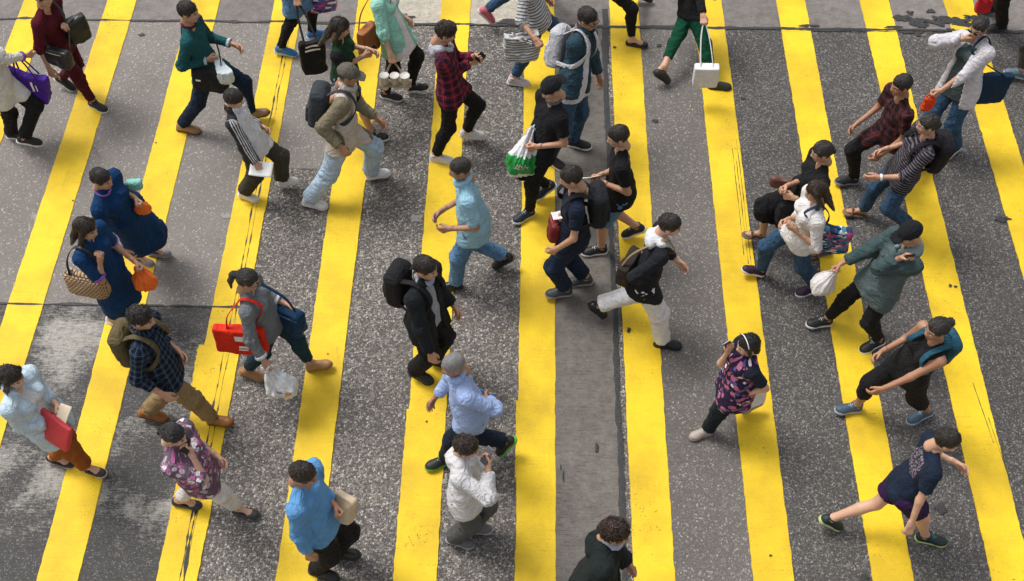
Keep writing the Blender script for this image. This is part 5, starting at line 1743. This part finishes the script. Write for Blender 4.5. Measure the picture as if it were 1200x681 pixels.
person('darkcoat', 'person in dark green-black coat cut off by the bottom edge', k=1.04, dir=-12, head=(721, 624), build=1.08, lean=.28, fl=(716, 756, 0, -8), fr=(648, 766, 0, 10),
       hl=('loc', .14, .05, -.46), hr=('loc', .0, .07, -.50), look=(0, 14), skin=S_MID, hair=('messy', (.030, .016, .010)),
       tops=[tp(cloth((.40, .42, .50)), .7, hem=.1, collar=1.2), tp(cloth((.014, .019, .019)), 1.92, hem=.30, open=(.03, .03), off=.036, loose=.05, hood=True, name='coat', amp=.012)], bottom=tr(cloth((.02, .028, .05)), .018, .026), shoes=('leather', BLK, SOLEB, BLK))

# ------------------------------------------------------------------ bags, phones and papers
pp = PEOPLE
W_PRINT = solid((.78, .76, .74), .6, name='white_print')
M_BLKLEATHER = solid((.014, .018, .018), .38, name='black_leather', scale=40)
M_NAVYB = cloth((.010, .028, .060), rough=.7)

def hp(pid, i): return pp[pid]['hand'][i][0]

o = pp['maroon']
c = at(67, 66, .90)
softbag('black leather crossbody bag on the front of the maroon outfit', c, (.32, .20, .10), -20, M_BLKLEATHER, taper=.25, name='crossbody_bag', straps=[shoulder_loop(o, 0, (c + [.14, .02, .08], c + [-.14, .04, .08]), g=.02)], trim=solid((.30, .24, .12), .35, .8, name='brass'))
c = at(90, 34, 1.02)
softbag('black handbag hanging beside the maroon outfit at the top left', c, (.22, .28, .11), 40, M_BLKLEATHER, taper=.3, name='handbag', apex=hp('maroon', 0) + [0, 0, .02], seed=4)
c = at(34, 99, .70)
softbag('purple shopping bag with white and orange print at the left edge', c, (.40, .36, .12), -8, cloth((.065, .020, .26), rough=.6), taper=.35, apex=pp['purplebag']['wri'][1] + [-.10, 0, .0], roll=12, seed=2,
        prints=[(.06, .04, .022, .11, W_PRINT, -.25), (.10, .03, .012, .07, W_PRINT, -.25), (-.02, -.05, .11, .05, solid((.55, .05, .10), .6, name='red_print'), .3), (.0, -.085, .12, .025, solid((.62, .42, .03), .6, name='orange_print'), .3), (.0, -.145, .16, .012, W_PRINT, 0)])
o = pp['teal']
c = at(246, 92, .84)
softbag('dark messenger bag hanging beside the teal sweater', c, (.34, .27, .11), -5, cloth((.016, .017, .019), rough=.7), taper=.2, name='messenger_bag', straps=[shoulder_loop(o, 0, (c + [.14, .0, .11], c + [-.14, .02, .11]), g=.02)], prints=[(-.10, .02, .05, .022, W_PRINT, 0)])
knot_bag(at(263, 84, .98), hp('teal', 1) + [.02, 0, 0], (.16, .30, .10), 'crumpled clear plastic bag held by the person in teal', plastic((.62, .70, .72)), 3.1, noise=.02)
paper(hp('boy', 1) + np.array([.02, -.02, .0]), .22, .15, 'white tablet carried by the small person in track jacket', -6, 22, (.72, .72, .71), 'tablet', 'tablet', .010)
backpack(pp['cap'], 'dark grey backpack on the beige jacket', (.040, .048, .056), h=.42, d=.17, up=.26, back=.235)
pp['cap']['pad'] = .02
o = pp['leggings']
softbag('black bag with white stripes hanging below the denim skirt', at(367, 66, .50), (.26, .42, .09), 20, cloth(BLK, rough=.7), apex=hp('leggings', 1), taper=.3, seed=5, prints=[(0, .17, .14, .022, W_PRINT, 0), (0, .12, .16, .022, W_PRINT, 0)])
softbag('purple bag at the top edge beside the denim skirt', at(378, 2, .60), (.30, .20, .12), 0, cloth((.12, .06, .20), 'multi', (.18, .10, .28), (.06, .03, .12), per=.06), apex=hp('leggings', 0), taper=.3, seed=6)
o = pp['mint']
c = at(431, 46, .90)
softbag('tan brown shoulder bag behind the mint jacket', c, (.24, .30, .12), 60, solid((.30, .095, .022), .5, name='tan_leather'), taper=.25, name='shoulder_bag', straps=[shoulder_loop(o, 1, (c + [.08, .08, .12], c + [-.08, -.02, .12]), g=.03)])
# cups in a carrier
hm = hp('mint', 1)
cc = at(463, 96, .62)
for j, dx in enumerate((-.105, 0, .105)):
    base = cc + np.array([dx, 0, -.09])
    r = empty('paper_cup', base)
    tag(r, ('left', 'middle', 'right')[j] + ' one of three white paper cups below the mint jacket', 'cup', 'paper cups')
    n = 20
    an = np.linspace(0, 2 * np.pi, n, endpoint=False)
    prof = [(.001, 0), (.033, 0), (.035, .01), (.046, .168), (.049, .170), (.049, .176), (.044, .176)]
    V = np.array([(q * math.cos(a), q * math.sin(a), z) for q, z in prof for a in an])
    Q = np.array([(i * n + j2, i * n + (j2 + 1) % n, (i + 1) * n + (j2 + 1) % n, (i + 1) * n + j2) for i in range(len(prof) - 1) for j2 in range(n)])
    link('cup', quadmesh('cup', V, Q, solid((.66, .63, .57), .55, name='paper_cup', var=.04)), r)
    prof = [(.0495, .172), (.0505, .177), (.0495, .181), (.046, .182), (.043, .177), (.001, .177)]
    V = np.array([(q * math.cos(a), q * math.sin(a), z) for q, z in prof for a in an])
    Q = np.array([(i * n + j2, i * n + (j2 + 1) % n, (i + 1) * n + (j2 + 1) % n, (i + 1) * n + j2) for i in range(len(prof) - 1) for j2 in range(n)])
    link('lid', quadmesh('lid', V, Q, solid((.62, .60, .57), .4, name='cup_lid', var=.03)), r)
car = tag(empty('cup_carrier', cc + np.array([0, 0, -.02])), 'card carrier strip holding three paper cups', 'carrier')
v, q = box_arrays((0, 0, .0), (.165, .056, .006)); link('tray', quadmesh('tray', v, q, solid((.30, .24, .17), .8, name='card'), smooth=False), car)
b0 = cc + np.array([0, 0, -.02])
for s in (1, -1):
    v, q = ribbon([np.array([s * .11, 0, .0]), (hm - b0) * .6 + np.array([s * .06, 0, 0]), hm - b0], .022, .004, (0, 1, 0)); link('handle', quadmesh('handle', v, q, solid((.30, .24, .17), .8, name='card')), car)
phone(pp['greentop'], 1, 'dark phone in the hands of the person in dark green top')
phone(pp['plaidhood'], 0, 'black phone held out by the person in plaid')
c = at(611, 52, .78)
softbag('grey and white zigzag striped bag at the top centre', c, (.36, .30, .16), 10, cloth((.58, .58, .58), 'stripe', (.16, .16, .17), per=.030), taper=.45, apex=hp('zigzag', 1), seed=8, noise=.02)
backpack(pp['denimman'], 'pale grey backpack on the denim jacket', (.46, .46, .49), strap_c=(.50, .50, .52), back=.22)
knot_bag(at(611, 186, .84), at(624, 150, 1.14), (.29, .42, .16), 'white carrier bag with a green band held by the person in black', plastic((.74, .75, .76)), 5.2, band=plastic((.01, .30, .06)),
         prints=[(W_PRINT, [(-.045, -.02, .012, .05, .5), (-.02, -.015, .010, .05, .5), (.0, -.02, .03, .010, .3), (.03, -.02, .012, .045, .4), (.05, -.025, .03, .010, .3), (-.03, -.05, .05, .010, .3)])])
backpack(pp['greenpants'], 'black backpack with blue pocket on the black jumper', (.014, .016, .022), back=.225, pocket=(.014, .024, .10), h=.42)
softbag('white paper shopping bag hanging beside the dark green trousers', at(827, 88, .44), (.26, .25, .10), 0, solid((.66, .66, .66), .6, name='white_card'), solid((.5, .5, .5), .6), apex=hp('greenpants', 1), taper=.05, noise=.003, rnd=.006, hw=.01, name='shopping_bag')
paper(hp('blacktee', 0) + np.array([-.05, .0, .02]), .17, .22, 'white paper read by the person in black T-shirt', 190, 50)
o = pp['navytee']
backpack(o, 'dark backpack on the navy T-shirt', (.018, .020, .024), back=.215)
c = at(650, 268, .92)
softbag('maroon bag in front of the navy T-shirt', c, (.16, .22, .10), 100, solid((.16, .012, .016), .5, name='maroon_leather'), taper=.2, name='handbag', apex=hp('navytee', 1) + [0, 0, -.03], seed=9)
paper(hp('navytee', 1) + np.array([-.05, .0, .02]), .09, .14, 'small white slip in the hand above the maroon bag', 190, 20, (.66, .62, .66))
o = pp['whitepants']
c = pw(o, -.17, -.04, .10)
softbag('dark slung bag with tan strap behind the white trousers', c, (.30, .24, .12), 60, cloth((.030, .024, .020), rough=.7), solid((.20, .13, .07), .6, name='tan_strap'), taper=.2, name='sling_bag', straps=[shoulder_loop(o, 1, (c + [.08, .08, .10], c + [-.08, -.08, .10]), g=.02)])
softbag('black tote hanging from the hands of the person in black skirt', at(928, 246, .80), (.30, .26, .10), 20, cloth(BLK), apex=hp('blackskirt', 0), taper=.3, seed=10)
softbag('brown purse in the hands of the person in black skirt', at(916, 214, 1.02), (.20, .12, .06), 170, solid((.11, .045, .035), .45, name='brown_leather'), taper=.2, name='purse', cat='purse')
o = pp['whiteshirt']
c = at(972, 280, .82)
softbag('colourful patterned tote bag beside the white shirt', c, (.36, .28, .10), 175, cloth((.03, .05, .10), 'multi', (.05, .22, .30), (.30, .12, .24), per=.035), cloth((.03, .05, .10)), taper=.3, straps=[shoulder_loop(o, 0, (c + [.10, 0, .13], c + [-.10, 0, .13]), g=.02)], seed=11)
knot_bag(at(965, 331, .66), hp('tealhood', 1), (.20, .26, .19), 'round white carrier bag held by the person in grey-green hood', plastic((.74, .72, .72)), 6.7, noise=.012)
backpack(pp['darkstripe'], 'dark backpack on the fine-striped top', (.016, .014, .018), back=.215)
o = pp['cardigan']
c = at(1157, 102, .88)
softbag('navy blue tote bag under the pale cardigan sleeve', c, (.44, .34, .11), -168, M_NAVYB, taper=.3, straps=[shoulder_loop(o, 0, (c + [.12, 0, .15], c + [-.12, 0, .15]), g=.03)], seed=12, roll=-10)
softbag('bright orange-red pouch in the hand of the person in cardigan', hp('cardigan', 0) + np.array([-.03, -.02, -.10]), (.13, .17, .06), 200, cloth((.75, .065, .015), rough=.6), taper=.4, name='pouch', cat='pouch', apex=hp('cardigan', 0), seed=13)
phone(pp['cardigan'], 1, 'phone held to the mouth by the person in pale cardigan', (.4, .4, .4))
softbag('red bag beside the black trousers at the top right corner', at(1153, 6, .62), (.16, .16, .08), 0, cloth((.45, .02, .03), rough=.6), taper=.3, apex=hp('corner', 0), seed=14)
phone(pp['tealhood'], 0, 'phone at the ear of the person in grey-green hood')
o = pp['tank']
c = pw(o, -.19, .03, .36)
backpack(o, 'teal blue backpack on the black sleeveless top', (.022, .085, .13), w=.24, h=.34, d=.12, back=.185, up=.31)
softbag('white paper bag held low by the person in floral tunic', at(884, 462, .62), (.20, .24, .09), 20, solid((.62, .61, .60), .65, name='white_paper'), apex=hp('floraldress', 0), taper=.15, noise=.006, rnd=.01, hw=.010, name='shopping_bag', seed=15)
phone(pp['floraldress'], 1, 'white phone at the face of the small person in floral tunic', (.62, .62, .64))
backpack(pp['suit'], 'black backpack on the black jacket', (.015, .015, .017), back=.235, h=.42, d=.17)
phone(pp['greyhair'], 0, 'blue phone in the hand behind the pale blue long-sleeved shirt', (.012, .10, .26))
phone(pp['whitehood'], 1, 'phone at the face of the person in white hooded top', (.10, .10, .11))
softbag('beige paper bag in front of the bright blue sweater', at(404, 594, .96), (.18, .26, .10), -30, solid((.50, .40, .28), .7, name='kraft_paper', scale=12), taper=.3, noise=.014, rnd=.02, name='paper_bag', seed=16, lean=-18)
phone(pp['purplefloral'], 1, 'phone at the cheek of the person in floral blouse')
backpack(pp['khaki'], 'olive khaki backpack on the checked shirt', (.115, .090, .045), strap_c=(.10, .08, .04), back=.215)
softbag('red flat bag held in front of the pale denim jacket', at(62, 502, .94), (.36, .26, .05), -28, solid((.50, .035, .045), .5, name='red_leather', scale=40), taper=.1, noise=.004, rnd=.012, roll=10, apex=hp('denimwoman', 1) + [0, 0, .02], hw=.016, lean=-22, seed=17)
paper(at(74, 486, 1.06), .10, .16, 'small paper lying on the red flat bag', -20, 30, (.62, .52, .40))
o = pp['redtote']
c = at(282, 397, .86)
softbag('bright red tote bag with white print on the near shoulder', c, (.44, .31, .10), -4, cloth((.66, .028, .012), rough=.65), taper=.15, noise=.006, straps=[shoulder_loop(o, 1, (c + [.09, 0, .14], c + [-.09, 0, .14]), g=.02, inner=.35)], seed=18,
        prints=[(.015, .07, .085, .065, W_PRINT, 0), (.045, -.035, .10, .024, W_PRINT, .3), (.03, -.07, .08, .018, W_PRINT, .2)])
c = at(338, 372, .86)
softbag('navy blue shoulder bag in front of the grey sweater', c, (.30, .25, .13), -30, cloth((.008, .035, .080), rough=.6), taper=.25, name='shoulder_bag', straps=[shoulder_loop(o, 0, (c + [.08, -.02, .11], c + [-.10, .02, .11]), g=.02)], trim=solid((.05, .12, .2), .4, name='zip_blue'))
knot_bag(at(329, 450, .50), hp('redtote', 1), (.26, .30, .18), 'white plastic carrier bag with groceries low beside the dark jeans', plastic((.70, .72, .76)), 8.3, noise=.03,
         prints=[(solid((.03, .09, .22), .5, name='blue_print'), [(.0, .0, .05, .014, .2)]), (solid((.60, .28, .05), .5, name='orange_print2'), [(.07, -.03, .05, .03, 0)])])
softbag('mint green pouch in the hands of the upper blue dress', at(158, 216, 1.12), (.14, .10, .07), 0, cloth((.22, .52, .46)), taper=.2, name='pouch', cat='pouch', seed=19)
knot_bag(at(166, 242, .96), hp('bluedressa', 0), (.15, .17, .10), 'small orange carrier bag held by the upper blue dress', plastic((.80, .16, .02)), 9.1, noise=.012)
o = pp['bluedressb']
c = at(102, 332, .84)
softbag('woven cane shoulder bag on the lower blue dress', c, (.38, .25, .14), -12, weave_mat(), solid((.02, .018, .016), .5, name='black_strap'), taper=.25, noise=.008, rnd=.05, straps=[shoulder_loop(o, 1, (c + [.12, 0, .11], c + [-.12, 0, .11]), g=.02, inner=.3)], name='woven_bag', seed=20)
knot_bag(at(169, 327, .68), hp('bluedressb', 0), (.21, .24, .15), 'bright orange carrier bag swinging from the lower blue dress', plastic((.85, .15, .015)), 9.9, noise=.016)
